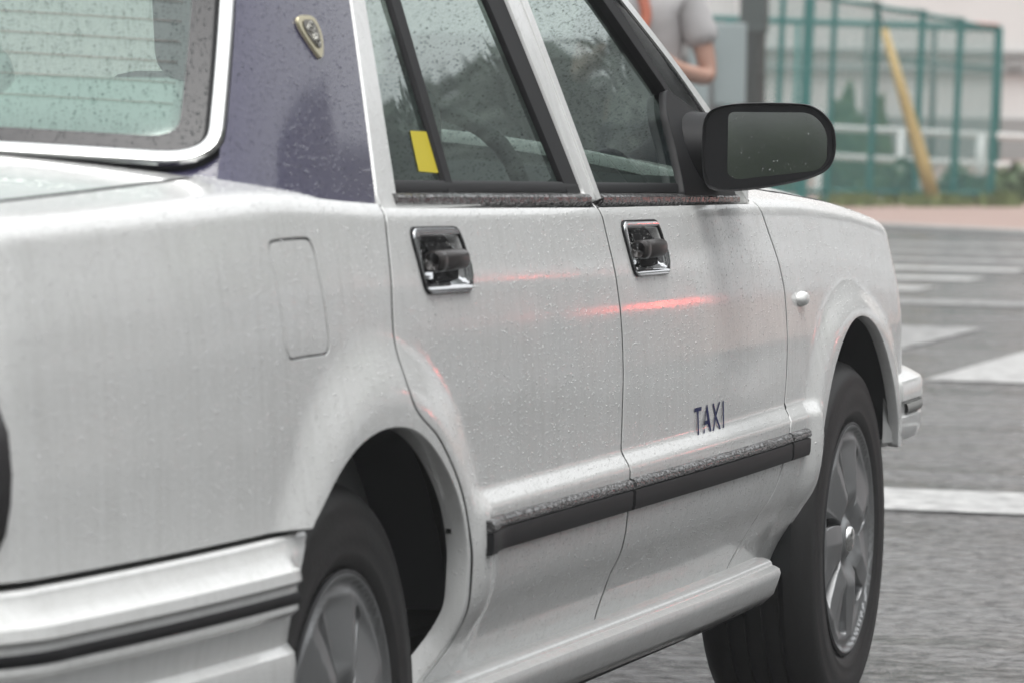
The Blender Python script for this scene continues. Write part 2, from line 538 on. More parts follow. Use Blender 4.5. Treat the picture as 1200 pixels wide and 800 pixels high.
def drops(name, poly, mapf, count, rmin, rmax, mat, parent, lift=.0002, stretch=1.25, flat=.45, power=3.0, gap=1.0):
    P = np.array(poly); lo, hi = P.min(0), P.max(0); pts = []
    while len(pts) < count:
        c = lo+(hi-lo)*RNG.random((count*2, 2)); c = c[inside(poly, c)]; pts += [tuple(q) for q in c]
    pts = np.array(pts[:count]); base = mapf(pts[:, 0], pts[:, 1]); N, da, db = mnormal(mapf, pts)
    r = rmin+(rmax-rmin)*RNG.random(count)**power
    V = []; F = []; VN = []
    for i in range(count):
        n = Vector(N[i]); up = (Vector((0, 0, 1))-n*n.z); up = up.normalized() if up.length > .05 else Vector(db[i]).normalized()
        sd = up.cross(n); k = len(V); rr = float(r[i]); st = 1+(stretch-1)*random.random()*2; tw = random.uniform(-.3, .3)
        up2 = up*math.cos(tw)+sd*math.sin(tw); sd2 = sd*math.cos(tw)-up*math.sin(tw); c = Vector(base[i])+n*lift
        m6 = 7
        for (q, h, wn) in ((1., 0., .95), (.72, .62, .6)):
            for j in range(m6):
                a = 2*math.pi*(j+.5*(q < 1))/m6; e = 1+random.uniform(-.12, .12)
                d = sd2*math.cos(a)+up2*math.sin(a)*st
                V.append(c+d*rr*q*e+n*rr*flat*h); VN.append((n*(1-wn*.85)+d*wn).normalized())
        V.append(c+n*rr*flat); VN.append(n)
        for j in range(m6):
            j2 = (j+1) % m6
            F.append((k+j, k+j2, k+m6+j)); F.append((k+j2, k+m6+j2, k+m6+j)); F.append((k+m6+j, k+m6+j2, k+2*m6))
    o = put(name, V, F, mat, parent, True, VN); o['kind'] = 'stuff'; return o

def at(px, py, Z):
    """the point Z metres in front of the camera seen at a pixel of the 1200x800 frame"""
    return CAM_C+(CAM_D+CAM_R*((px-600)/CAM_F)-CAM_U*((py-400)/CAM_F))*Z

def on_ground(px, py, z=0.):
    d = CAM_D+CAM_R*((px-600)/CAM_F)-CAM_U*((py-400)/CAM_F); return CAM_C+d*((z-CAM_C.z)/d.z)

# ================================================================== the setting
def quad_sheet(name, pts, z, mat, parent=None):
    return put(name, [(p[0], p[1], z) for p in pts], [tuple(range(len(pts)))], mat, parent, False)

road = quad_sheet('road', [(-320, -320), (320, -320), (320, 320), (-320, 320)], 0.0, 'wet_asphalt')
tag(road, kind='structure')
quad_sheet('stop_line', [(-6.0, 6.69), (3.2, 6.69), (3.2, 7.32), (-6.0, 7.32)], .004, 'road_paint', road)
for k in range(9):                                     # zebra crossing in front of the car
    x0 = -.95+.95*k
    quad_sheet('crossing_stripe', [(x0, 11.93), (x0+.47, 11.93), (x0+.47, 15.6), (x0, 15.6)], .004, 'road_paint', road)
for k in range(1, 4):
    x0 = -.95-.95*k
    quad_sheet('crossing_stripe', [(x0, 11.93), (x0+.47, 11.93), (x0+.47, 15.6), (x0, 15.6)], .004, 'road_paint_worn', road)
quad_sheet('edge_line', [(-9, 17.55), (6, 17.75), (6, 18.2), (-9, 18.0)], .004, 'road_paint_worn', road)
for k in range(6):                                     # crossing of the side street
    y0 = 18.95+1.32*k; xr = -2.45+(.0 if k < 3 else 7.0)
    quad_sheet('crossing_stripe', [(-9.5, y0), (xr, y0+.1), (xr, y0+.62), (-9.5, y0+.52)], .004, 'road_paint' if k < 3 else 'road_paint_worn', road)

KA, KB = on_ground(1035, 268), on_ground(1200, 276)
kd = (KB-KA).normalized(); kd = Vector((kd.x, kd.y, 0)).normalized(); kn = Vector((-kd.y, kd.x, 0))
if kn.y < 0: kn = -kn
def kpt(a, b): q = KA+kd*a+kn*b; return (q.x, q.y)
PZ = .03
mb = MB()
def prism(pts, z0, z1):
    n = len(pts); v = [(p[0], p[1], z0) for p in pts]+[(p[0], p[1], z1) for p in pts]
    return v, [tuple(range(n))[::-1], tuple(range(n, 2*n))]+[(i, (i+1) % n, n+(i+1) % n, n+i) for i in range(n)]
v, f = prism([kpt(-40, .20), kpt(34, .20), kpt(34, 60), kpt(-40, 60)], -.05, PZ); mb.add(v, f)
tag(mb.build('pavement', 'pavement_red', None, False), kind='structure')
mb = MB(); v, f = prism([kpt(-40, 0), kpt(34, 0), kpt(34, .196), kpt(-40, .196)], -.05, PZ+.004); mb.add(v, f)
tag(mb.build('kerb', 'kerb_concrete', None, False, bevel=.015), kind='structure')

# ================================================================== body shape of the taxi
def lut(pts, sig, lo=0., hi=1.6):
    zz = np.arange(lo, hi, .001); vv = np.interp(zz, *zip(*pts))
    k = np.arange(-60, 61)*.001; g = np.exp(-.5*(k/sig)**2); g /= g.sum()
    return zz, np.convolve(np.pad(vv, 60, mode='edge'), g, 'valid')
def lut_y(pts, sig, lo=-2., hi=4.2):
    zz = np.arange(lo, hi, .005); vv = np.interp(zz, *zip(*pts))
    k = np.arange(-80, 81)*.005; g = np.exp(-.5*(k/sig)**2); g /= g.sum()
    return zz, np.convolve(np.pad(vv, 80, mode='edge'), g, 'valid')
BASE = lut([(0, .79), (.30, .795), (.345, .808), (.425, .842), (.44, .845), (.50, .850), (.56, .850), (.68, .848), (.78, .842), (.833, .836), (.86, .831), (.915, .819), (1.2, .77)], .007)
LEDGE = lut([(0, 0), (.40, 0), (.46, .010), (.545, .014), (.551, .0135), (.572, .0), (1.6, 0)], .0022)
ZS = lut_y([(-2, .92), (-1.25, .938), (-1.0, .946), (-.3, .960), (-.12, .952), (.1, .942), (1.05, .921), (2.0, .905), (2.4, .893), (2.8, .870), (3.1, .842), (3.4, .80), (4, .7)], .06)
def sm(t): t = np.clip(t, 0, 1); return t*t*(3-2*t)
FC = (2.66, .305); RC = (0.0, .305); FR, RR_ = .385, .374
def X(y, s):
    x = np.interp(s, *BASE)
    x = x+np.interp(s, *LEDGE)*sm((y-.30)/.08)*sm((2.34-y)/.06)
    x = x-.030*sm((y-1.5)/1.6)-.045*(np.clip(-.35-y, 0, None)/.8)**2.0
    d = np.clip(y-3.07, 0, .299); x = x-(.30-np.sqrt(.09-d*d))
    d = np.clip(-1.0-y, 0, .199); x = x-(.20-np.sqrt(.04-d*d))
    for c, R in ((FC, FR), (RC, RR_)):
        r = np.hypot(y-c[0], s-c[1]); x = x+.018*sm((R+.115-r)/.095)*sm((s-.30)/.12)
    return x
A0, A1R, A1D, RS, S0 = rad(15), rad(80), rad(12), .038, .915
def dz(y, s): return (np.interp(y, *ZS)-.942)*sm((s-.6)/.3)
def side(y, s):
    """lower body: s is the height up to the shoulder and then runs on over it towards the middle"""
    y = np.asarray(y, float); s = np.asarray(s, float); t = np.clip(s-S0, 0, None)
    A1 = A1R-A1D*sm((y-1.6)/.5)
    th = np.clip(t/RS, 0, A1-A0)
    x = X(y, np.minimum(s, S0))-RS*(np.cos(A0)-np.cos(A0+th))
    z = np.minimum(s, S0)+RS*(np.sin(A0+th)-np.sin(A0))
    rest = np.clip(t-RS*(A1-A0), 0, None)
    x = x-rest*np.sin(A1); z = z+rest*np.cos(A1)
    return np.stack([x, y, z+dz(y, np.minimum(s, S0))], -1)
def off(mapf, d):
    """the same surface moved out by d metres"""
    def g(a, b):
        P = np.stack([np.ravel(np.asarray(a, float)), np.ravel(np.asarray(b, float))], 1)
        n, _, _ = mnormal(mapf, P); return mapf(P[:, 0], P[:, 1])+n*d
    return g
def zs(y, z):
    """height on the side -> s"""
    s = z
    for _ in range(8): s = z-float(dz(y, min(s, S0)))
    return s
def YS(pts): return [(y, zs(y, z)) for y, z in pts]
TK = .36
def GX(y, z):
    bl = .942-.021*(np.asarray(y, float)-.1)
    q = z-bl
    x = .798-TK*q-.05*np.clip(q, 0, None)**2
    x = x-.62*np.clip(.06-y, 0, None)**2-.10*np.clip(y-1.75, 0, None)**2
    return x
def gh(y, z):
    y = np.asarray(y, float); z = np.asarray(z, float)
    return np.stack([GX(y, z), y, z], -1)
def beltz(y): return .942-.021*(y-.1)

ROWS = sorted(set([round(v, 4) for v in list(np.arange(.31, .40, .014))+list(np.arange(.40, .47, .006))+list(np.arange(.47, .53, .014))+list(np.arange(.53, .582, .003))+list(np.arange(.585, .90, .016))+list(np.arange(.90, 1.10, .005))]))

taxi = empty('taxi')
tag(taxi, 'wet white taxi sedan with navy rear pillar and chrome door handles on the road', 'taxi')
RIGHT = []                                              # parts of the right side, copied to the left side later
def R(o): RIGHT.append(o); return o

def arc(c, r, a0, a1, n=40): return [(c[0]+r*math.cos(rad(a0+(a1-a0)*k/n)), c[1]+r*math.sin(rad(a0+(a1-a0)*k/n))) for k in range(n+1)]

# ---- outlines (y, z) of the panels
GAP = .005
rear_gap = spline([(.108, .945), (.082, .864), (.066, .80), (.063, .744), (.083, .694), (.178, .650), (.262, .586), (.304, .52), (.317, .456), (.318, .39), (.300, .345), (.288, .318)], 8)
rear_arch = spline([(.262, .322), (.280, .35), (.300, .39), (.302, .456), (.289, .52), (.248, .580), (.166, .636), (.075, .669), (-.025, .678), (-.12, .668), (-.20, .642), (-.278, .599), (-.300, .584)], 6)
b_gap = spline([(1.075, .925), (1.082, .87), (1.092, .80), (1.098, .72), (1.088, .62), (1.080, .545), (1.090, .45), (1.128, .318)], 8)
f_gap = spline([(2.03, .915), (2.075, .85), (2.12, .78), (2.135, .72), (2.125, .62), (2.09, .54), (2.04, .46), (1.985, .40), (1.93, .345), (1.91, .318)], 8)
def shift(pts, d): return [(y+d, z) for y, z in pts]
# rear quarter panel
q_out = [(-.345, .586), (-1.095, .593), (-1.078, .622), (-1.062, .67), (-1.075, .754), (-1.10, .80), (-1.15, .815)]
q_sp = YS(q_out)+[(-1.15, .915), (-1.15, .992), (-1.05, .9955), (-.33, 1.020), (-.30, 1.03), (-.250, 1.045), (-.215, 1.032), (-.190, 1.005), (-.168, .970), (-.145, .948), (-.11, .941), (-.05, .9395), (.06, .9385), (.1055, .9385)]
q_sp += YS(shift(rear_gap, -GAP))[1:-3]+YS([(.282, .322)])
q_sp += YS(rear_arch)
fuel = rounded(YS([(-.352, .905), (-.192, .905), (-.172, .770), (-.327, .770)]), .022)
fuel_in = [(c[0]*.945+.055*(-.262), zs(-.262, .8375)+(c[1]-zs(-.262, .8375))*.945) for c in fuel]
quarter = R(panel('rear_quarter_panel', q_sp, side, 'white_paint', taxi, [fuel], .022, ROWS, .008, .027, hole_depth=.012))
panel('fuel_lid', fuel_in, off(side, -.0006), 'white_paint', quarter, (), .02, None, .008, .012)
# doors
def handle_outline(yc, zc, k=1.0):
    w, h = .110, .039; z0 = zs(yc, zc)
    return rounded([(yc-w*k, z0+h*k), (yc+w*.78*k, z0+h*k), (yc+w*k, z0-h*.35*k), (yc+w*.88*k, z0-h*k), (yc-w*.80*k, z0-h*k)], [.02, .022, .03, .022, .02])
HR, HF = (.293, .862), (1.275, .846)
def bottom(y0, y1, z=.318): return [(y0, z), (y1, z)]
TOPS = .9315
rd_out = YS([(rear_gap[0][0]+GAP, rear_gap[0][1])]+shift(rear_gap, GAP)[1:])+YS(shift(b_gap, -GAP)[::-1])[:-1]
rd_out[0] = (rd_out[0][0], TOPS); rd_out.append((b_gap[0][0]-GAP, TOPS))
rear_door = R(panel('rear_door', rd_out, side, 'white_paint', taxi, [handle_outline(*HR, .95)], .022, ROWS, .008, .02))
fd_out = YS(shift(b_gap, GAP))+YS(shift(f_gap, -GAP)[::-1])
fd_out[0] = (fd_out[0][0], TOPS); fd_out[-1] = (fd_out[-1][0], TOPS)
front_door = R(panel('front_door', fd_out, side, 'white_paint', taxi, [handle_outline(*HF, .95)], .022, ROWS, .008, .02))
# front fender
ff = YS(shift(f_gap, GAP)); ff[0] = (ff[0][0], TOPS)
ff_out = ff+YS([(2.00, .318), (2.10, .318)]+arc(FC, FR, 182, 21, 70)+[(3.16, .443), (3.16, .575), (3.18, .60), (3.19, .74)])
ff_out += [(3.28, .86), (3.31, .91), (3.33, .962), (2.9, .968), (2.35, .975), (2.2, .990), (2.12, 1.00), (2.05, .97)]
fender = R(panel('front_fender', ff_out, side, 'white_paint', taxi, (), .022, ROWS, .008, .018))

# ---- inner structure that shows dark behind the gaps
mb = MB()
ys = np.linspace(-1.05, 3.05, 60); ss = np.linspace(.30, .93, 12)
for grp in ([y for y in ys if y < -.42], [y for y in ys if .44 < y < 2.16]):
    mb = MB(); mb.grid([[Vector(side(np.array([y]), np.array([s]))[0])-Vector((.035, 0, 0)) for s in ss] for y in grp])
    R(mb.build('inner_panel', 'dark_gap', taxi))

# ---- dark strips that paint the shade into the shut lines
def seal(name, pts, parent, half=.009, d=-.0010, s_space=False):
    P = pts if s_space else YS(pts); P = np.array(resample(P, .012, False)); T = np.gradient(P, axis=0); T /= np.linalg.norm(T, axis=1)[:, None]
    O = np.stack([T[:, 1], -T[:, 0]], 1); g = off(side, d)
    A, B_ = g(*(P+O*half).T), g(*(P-O*half).T)
    mb = MB(); mb.grid([[tuple(a), tuple(b)] for a, b in zip(A, B_)]); return mb.build(name, 'dark_gap', parent)
seal('door_gap_shade', [(.108, .930)]+rear_gap[1:-16], rear_door); seal('door_gap_shade', b_gap, front_door); seal('door_gap_shade', f_gap, front_door)
seal('lid_gap_shade', fuel+fuel[:1], quarter, .007, -.0012, True)

def gap_shade_s(name, ys, sf, parent): return seal(name, [(y, sf(y)) for y in ys], parent, .008, -.0008, True)
# ---- rub mouldings on doors and fender: a beaded top lip and a black face
def mould(y0, y1, parent, z0=None, z1=None):
    def zc(y): return .516-.004*(y-.33)
    P1, P2 = [], []
    for y in np.linspace(y0, y1, max(4, int((y1-y0)/.03))):
        x = float(X(np.array([y]), np.array([.515]))[0]); c = (x-.001, y, zc(y))
        P1.append((c, (1, 0, 0), (0, 0, 1))); P2.append((c, (1, 0, 0), (0, 0, 1)))
    strip('rub_moulding', P1, [(0, -.023), (.008, -.021), (.010, -.014), (.0105, .004), (.009, .0065), (0, .0065)], 'black_plastic', parent)
    strip('moulding_lip', P2, [(0, .008), (.0095, .008), (.0115, .011), (.011, .016), (.007, .0205), (0, .0225)], 'beaded_trim', parent)
mould(.350, 1.066, rear_door); mould(1.082, 2.07, front_door); mould(2.085, 2.215, fender)

# ---- sill skirt
path = []
for y in np.linspace(.250, 2.125, 50):
    path.append(((.800-.030*float(sm((y-1.5)/1.6)), y, .330-.004*(y-.35)), (1, 0, 0), (0, 0, 1)))
R(strip('sill_skirt', path, [(-.22, .006), (.016, .005), (.026, .002), (.030, -.002), (.031, -.006), (.035, -.007), (.043, -.011), (.045, -.018), (.043, -.026), (.034, -.052), (.018, -.068), (-.01, -.074), (-.22, -.074)], 'white_paint', taxi))

mb = MB(); mb.box((.782, .300, .335), (.034, .09, .06)); R(mb.build('sill_corner', 'white_paint', taxi, False, bevel=.004))

# ---- wheels
def make_wheel(cx, cy, cz=.305):
    o_ = Vector((cx, cy, cz))
    mb = MB(); mb.lathe([(.185, -.15), (.188, -.02), (.196, -.004), (.200, .0), (.200, .004), (.196, .006), (.190, .0), (.17, -.05), (.06, -.06), (.0, -.06)], o_, 56)
    w = mb.build('wheel', 'steel_dark', taxi, auto=50)
    tw, r0, r1 = .186, .196, .308
    prof = [(r0, -tw+.012), (r0+.012, -tw+.002), (.245, -tw-.012), (.28, -tw-.006), (.297, -tw+.012), (.304, -tw+.026)]
    for g in (-.135, -.105, -.075, -.045):
        prof += [(.3065, g-.014), (.3065, g-.005), (.299, g-.004), (.299, g+.004), (.3065, g+.005)]
    prof += [(.304, -.028), (.298, -.012), (.285, .002), (.272, .0075), (.268, .0065), (.255, .0105), (.235, .011), (.222, .008), (.219, .009), (.208, .002), (r0+.004, -.002), (r0, -.010)]
    mb = MB(); mb.lathe([(r, a) for r, a in prof], o_, 72)
    mb.build('tyre', 'tyre_rubber', w, auto=60)
    NB = 7
    def cov(u, v):
        r = np.hypot(u, v); a = np.arctan2(v, u)
        ph = ((a*NB/(2*np.pi)) % 1.0)
        rel = .011*(np.abs(ph-.5)*2)**1.0*sm((r-.05)/.05)*sm((.185-r)/.03)
        dome = .012*sm((.18-r)/.10)-.030*sm((.085-r)/.05)+.018*sm((.045-r)/.02)
        x = .004+dome*.7-rel-.006*sm((r-.17)/.012)+.008*sm((r-.185)/.008)
        return np.stack([cx+x, cy+u, cz+v], -1)
    holes = []
    for k in range(NB):
        a0 = 2*math.pi*(k+.5)/NB+.46
        pts = []
        for (r, da) in ((.064, .0), (.078, -.060), (.105, -.088), (.135, -.115), (.160, -.12), (.166, -.02), (.163, .085), (.140, .088), (.110, .070), (.080, .045)):
            tw_ = .18*(r-.06)/.1
            pts.append((r*math.cos(a0+da+tw_), r*math.sin(a0+da+tw_)))
        holes.append(spline(pts, 4, True))
    out = [(.1945*math.cos(2*math.pi*k/90), .1945*math.sin(2*math.pi*k/90)) for k in range(90)]
    panel('wheel_cover', out, cov, 'wheel_silver', w, holes, .0065, None, .0045, .02, roll=.3, hole_depth=.022)
    mb = MB(); mb.lathe([(.0, .0125), (.014, .0120), (.020, .010), (.023, .004), (.024, -.006)], o_, 24); mb.build('hub_badge', 'chrome_satin', w)
    return w
WX = .806
wheel_r = R(make_wheel(WX, -0.022, .309)); wheel_f = R(make_wheel(WX, 2.735))

# ---- wheel-arch liners
for c, rr, nm in ((FC, .40, 0), (RC, .395, 1)):
    mb = MB(); P = []
    for a in np.linspace(22 if nm == 0 else 17, 182, 40):
        P.append([Vector((x, c[0]+rr*math.cos(rad(a)), c[1]+rr*math.sin(rad(a)))) for x in (.818, .78, .55, .45)])
    mb.grid(P)
    cc = [(.452, c[0]+rr*math.cos(rad(a)), c[1]+rr*math.sin(rad(a))) for a in np.linspace(22 if nm == 0 else 17, 182, 40)]
    mb.add(cc+[(.452, c[0], .20)], [tuple([i, i+1, len(cc)]) for i in range(len(cc)-1)])
    R(mb.build('arch_liner', 'liner_black', taxi))
for c in ((.846, .284, .53),):             # a plug in the return of the rear arch
    mb = MB(); mb.box(c, (.007, .005, .006)); mb.build('drain_plug', 'dark_gap', quarter)

# ---- fuel/indicator/handles/lettering
mb = MB(); xi = float(X(np.array([2.25]), np.array([zs(2.25, .735)]))[0])
P = []
for (r, h) in ((1.0, 0), (.98, .005), (.8, .010), (.4, .0125), (.02, .013)):
    P.append([Vector((xi+h, 2.25+.030*r*math.cos(2*math.pi*k/24), .735+.0125*r*math.sin(2*math.pi*k/24))) for k in range(24)])
mb.grid(P, close=True); mb.build('indicator_lamp', 'lamp_clear', fender)

def handle(yc, zc, parent):
    w, h = .110, .039; z0 = zs(yc, zc); out = handle_outline(yc, zc)
    xs = float(X(np.array([yc]), np.array([z0]))[0])
    def bowl(a, b):                                          # a shallow chromed dish inside a raised rim
        base = side(a, b); y = a-yc; z = b-z0
        ex = np.minimum(sm((y+w*.93)/.075), sm((w*.96-y)/.03)); ez = np.minimum(sm((z+h*.93)/.024), sm((h*.93-z)/.024))
        base[..., 0] += .005-.026*np.minimum(ex, ez); return base
    panel('handle_plate', out, bowl, 'chrome', parent, (), .0035, None, .004, .010)
    rim = handle_outline(yc, zc, 1.045); inn = handle_outline(yc, zc, .975)
    panel('handle_gasket', rim, off(side, .0030), 'black_rubber', parent, [inn], .03, [], .006, .004)
    for nm, pl in (('upper_shade', [(-.050, .030), (.056, .030), (.090, .003), (-.010, .003)]), ('lower_shade', [(-.010, -.003), (.092, -.003), (.078, -.029), (-.020, -.029)])):  # flat dark sheets that paint the shade inside the chrome dish
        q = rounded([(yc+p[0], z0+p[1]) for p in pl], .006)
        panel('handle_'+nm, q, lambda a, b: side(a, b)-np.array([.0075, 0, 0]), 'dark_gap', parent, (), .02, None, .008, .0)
    mb = MB(); xg = xs-.001; P = []
    for (yy, kx, kz) in ((-.034, .70, .80), (-.031, .95, .96), (-.024, 1.0, 1.0), (-.012, 1.0, 1.0), (-.0105, .94, .95), (-.009, .94, .95), (-.0075, 1.0, 1.0), (.076, 1.0, .94), (.084, .93, .88), (.088, .75, .70)):
        P.append([(xg-.004+kx*(.013*math.copysign(abs(math.cos(t))**.7, math.cos(t))+.004), yc+yy, zc-.001+kz*.0135*math.copysign(abs(math.sin(t))**.8, math.sin(t))) for t in np.linspace(0, 2*math.pi, 24, endpoint=False)])
    mb.grid(P, close=True); mb.f += [tuple(range(24)), tuple(9*24+i for i in range(24))[::-1]]; mb.mi += [0, 0]
    mb.build('handle_grip', 'grip_grey', parent)
handle(*HR, rear_door); handle(*HF, front_door)

def text_panel(name, body, y0, z0, width, height, mat, parent, mapf, shear=.25, thick=.02):
    cu = bpy.data.curves.new('lettering', 'FONT'); cu.body = body; cu.size = 1; cu.shear = shear; cu.offset = thick
    cu.resolution_u = 4; cu.space_character = 1.25
    to = bpy.data.objects.new('lettering', cu); COL.objects.link(to)
    bpy.context.view_layer.update()
    me = bpy.data.meshes.new_from_object(to.evaluated_get(bpy.context.evaluated_depsgraph_get()))
    bpy.data.objects.remove(to)
    V = np.array([v.co[:] for v in me.vertices]); F = [tuple(p.vertices) for p in me.polygons]
    lo, hi = V.min(0), V.max(0); a = y0+(V[:, 0]-lo[0])/(hi[0]-lo[0])*width; b = z0+(V[:, 1]-lo[1])/(hi[1]-lo[1])*height
    P = mapf(a, b); bpy.data.meshes.remove(me)
    return put(name, P, F, mat, parent, False)
text_panel('taxi_lettering', 'TAXI', 1.488, zs(1.58, .567), .182, .040, 'navy_print', front_door, off(side, .0009), .20, .006)

# ---- rear bumper: a swept section along the plan of the tail
def plan_rear():
    pts = []
    for y in np.linspace(-.272, -1.0, 31): pts.append((float(X(np.array([y]), np.array([.585]))[0])-(.018*float(sm((RR_+.115-math.hypot(y, .28))/.095))), y))
    x0, y0 = pts[-1]
    for a in np.linspace(2, 80, 40): pts.append((x0-.17*(1-math.cos(rad(a))), y0-.20*math.sin(rad(a))))
    x1, y1 = pts[-1]
    for t in np.linspace(.06, 1, 14): pts.append((x1*(1-t), y1-.035*(1-(1-t)**2)))
    return pts
PR = plan_rear()
def swept(name, plan, prof_fn, mat, parent, trim=False):
    P = []
    for i, (x, y) in enumerate(plan):
        a = np.array(plan[max(i-1, 0)]); b = np.array(plan[min(i+1, len(plan)-1)]); t = (b-a)/np.linalg.norm(b-a)
        n = np.array([-t[1], t[0]])
        if n[0]*1+n[1]*np.sign(y)*.2 < 0: n = -n
        if i > len(plan)-8 and n[1]*np.sign(y) < 0: n = -n
        row = []
        for o_, z in prof_fn(i, x, y):
            yy = y+n[1]*o_
            if trim: yy = min(yy, -math.sqrt(max(.0, .392**2-(max(z, .305)-.305)**2)))
            row.append((x+n[0]*o_, yy, z))
        P.append(row)
    mb = MB(); mb.grid(P); return mb.build(name, mat, parent, True, auto=32)
def bump_prof(i, x, y):
    k = float(sm((-.345-y)/.055)); sl = .012*(y+.39)
    top = .581-sl*.6
    return [(-.05, top-.004), (.0, top-.002), (.004, top-.006), (.005, top-.014), (.006+.020*k, top-.024*k-.016), (.008+.028*k, top-.034), (.008+.030*k, top-.046), (.008+.024*k, top-.052),
            (.008+.026*k, top-.078), (.007+.018*k, top-.086), (.007+.012*k, top-.118), (.008+.022*k, top-.126), (.008+.024*k, top-.14), (.007+.020*k, top-.20), (.0+.01*k, .30), (-.03, .255), (-.10, .25)]
rear_bumper = R(swept('rear_bumper', PR, bump_prof, 'white_paint', taxi, True))
PR2 = [p for p in PR if p[1] < -.385]
swept('rub_strip', PR2, lambda i, x, y: [(.02, .5230-.0072*(y+.39)), (.0335, .5225-.0072*(y+.39)), (.0355, .519-.0072*(y+.39)), (.0355, .513-.0072*(y+.39)), (.0335, .5095-.0072*(y+.39)), (.02, .5090-.0072*(y+.39))], 'black_plastic', rear_bumper)
# ---- front bumper
def plan_front():
    pts = []
    for y in np.linspace(2.99, 3.16, 6): pts.append((.808-.02*(y-2.99), y))
    x0, y0 = pts[-1]
    for a in np.linspace(6, 78, 16): pts.append((x0-.26*(1-math.cos(rad(a))), y0+.30*math.sin(rad(a))))
    x1, y1 = pts[-1]
    for t in np.linspace(.06, 1, 14): pts.append((x1*(1-t), y1+.06*(1-(1-t)**2)))
    return pts
PF = plan_front()
def fb_prof(i, x, y):
    k = float(sm((y-2.98)/.05))
    return [(-.06, .574), (.0, .573), (.012*k, .568), (.030*k, .558), (.034*k, .550), (.034*k, .524), (.028*k, .519), (.028*k, .499), (.032*k, .494), (.032*k, .470), (.024*k, .452), (.004*k, .443), (-.06, .43), (-.14, .36), (-.16, .25)]
front_bumper = R(swept('front_bumper', PF, fb_prof, 'white_paint', taxi))
swept('rub_strip', [p for p in PF if p[1] > 3.04], lambda i, x, y: [(.02, .518), (.033, .517), (.035, .512), (.035, .506), (.033, .501), (.02, .500)], 'building_band', front_bumper)

# ---- tail: lamps and rear panel
def tailface(name, mat, i0, i1, z0, z1, out, parent=taxi):
    return swept(name, PR[i0:i1], lambda i, x, y: [(out-.03, z0), (out, z0+.006), (out+.003, (z0+z1)/2), (out, z1-.006), (out-.03, z1)], mat, parent)
tl = R(swept('tail_lamp', [p for p in PR if p[1] < -1.10 and p[0] > .42], lambda i, x, y: [(-.06, .605), (.0, .606), (.006, .62), (.009, .70), (.004, .765), (-.004, .785), (-.06, .79)], 'lamp_red', taxi))
swept('tail_lamp_bezel', [p for p in PR if -1.13 < p[1] < -1.066], lambda i, x, y: [(-.03, .610), (-.012, .615), (.002, .64), (.008, .67), (.009, .70), (.004, .74), (-.014, .775), (-.03, .78)], 'frit', tl)
mb = MB(); mb.box((.797, -1.066, .683), (.008, .010, .012)); mb.build('lamp_reflector', 'lamp_lit', tl, bevel=.002)
swept('tail_lamp_surround', [p for p in PR if p[1] < -1.10 and p[0] > .42], lambda i, x, y: [(-.06, .597), (.004, .597), (.008, .601), (.006, .606), (-.06, .607)], 'dark_chrome', tl)

# ---- trunk lid, rear panel, hood
def strip_end(y, s):
    p = side(np.array([y]), np.array([s]))[0]; return p
SE_Q = 1.021                                             # s where the quarter panel ends at the lid gap
def sgap_r(y): return np.interp(y, [-1.15, -1.05, -.33, -.2], [.992, .9955, 1.020, 1.03])
def sgap_f(y): return np.interp(y, [2.0, 2.2, 2.35, 2.9, 3.33], [1.02, .990, .975, .968, .962])
def lid_map(sg, crown):
    def f(u, y):
        u = np.asarray(u, float); y = np.asarray(y, float)
        e = side(y, sg(y)); xe = e[..., 0]-.007; x = u*xe
        z = e[..., 2]+crown*(1-np.abs(u)**2.4)
        return np.stack([x, y, z], -1)
    return f
lidm = lid_map(sgap_r, .036)
gap_shade_s('lid_gap_shade', np.linspace(-1.14, -.31, 20), lambda y: float(sgap_r(y))+.004, quarter)  # dark strip for the shade in the trunk lid gap
gap_shade_s('hood_gap_shade', np.linspace(2.12, 3.30, 30), lambda y: float(sgap_f(y))+.004, fender)  # likewise the painted shade along the hood edge
def lidm2(u, y):                                          # oriented so that the sheet faces up
    return lidm(u, y)
lid_out = rounded([(-1, -1.14), (1, -1.14), (1, -.268), (.8, -.284), (.6, -.312), (.3, -.340), (0, -.350), (-.3, -.340), (-.6, -.312), (-.8, -.284), (-1, -.268)], [0, 0, .03, 0, 0, 0, 0, 0, 0, 0, .03])
trunk = panel('trunk_lid', lid_out, lidm2, 'white_paint', taxi, (), .035, None, .02, .02)
# rear panel between the lamps
zt = float(lidm(np.array([0.]), np.array([-1.14]))[0, 2])
def rp(i, x, y): return [(-.02, .60), (-.008, .60), (-.008, .72), (-.012, .80), (-.02, .90), (-.05, .945), (-.12, .955)]
R(swept('rear_panel', [p for p in PR if p[1] < -1.12], rp, 'white_paint', taxi))
hood_out = [(-1, 2.16), (-.5, 2.10), (0, 2.08), (.5, 2.10), (1, 2.16), (1, 3.30), (.9, 3.34), (.5, 3.40), (0, 3.42), (-.5, 3.40), (-.9, 3.34), (-1, 3.30)]
hoodm = lid_map(sgap_f, .085)
hood = panel('hood', hood_out, hoodm, 'white_paint', taxi, (), .04, None, .02, .02)
mb = MB(); mb.grid([[Vector((u*.74, y, .70+.02*math.sin(y))) for u in np.linspace(-1, 1, 5)] for y in (2.05, 2.6, 3.1)]); mb.build('engine_bay_floor', 'dark_gap', taxi)
hl = R(swept('headlamp', [p for p in PF if p[1] > 3.13 and p[0] > .38], lambda i, x, y: [(-.06, .60), (-.02, .60), (-.012, .66), (-.022, .735), (-.06, .74)], 'lamp_clear', taxi))
mb = MB(); mb.grid([[(x, 3.43-.08*(x/.4)**2, z) for z in (.60, .735)] for x in np.linspace(-.40, .40, 12)]); grille = mb.build('grille', 'black_plastic', taxi)

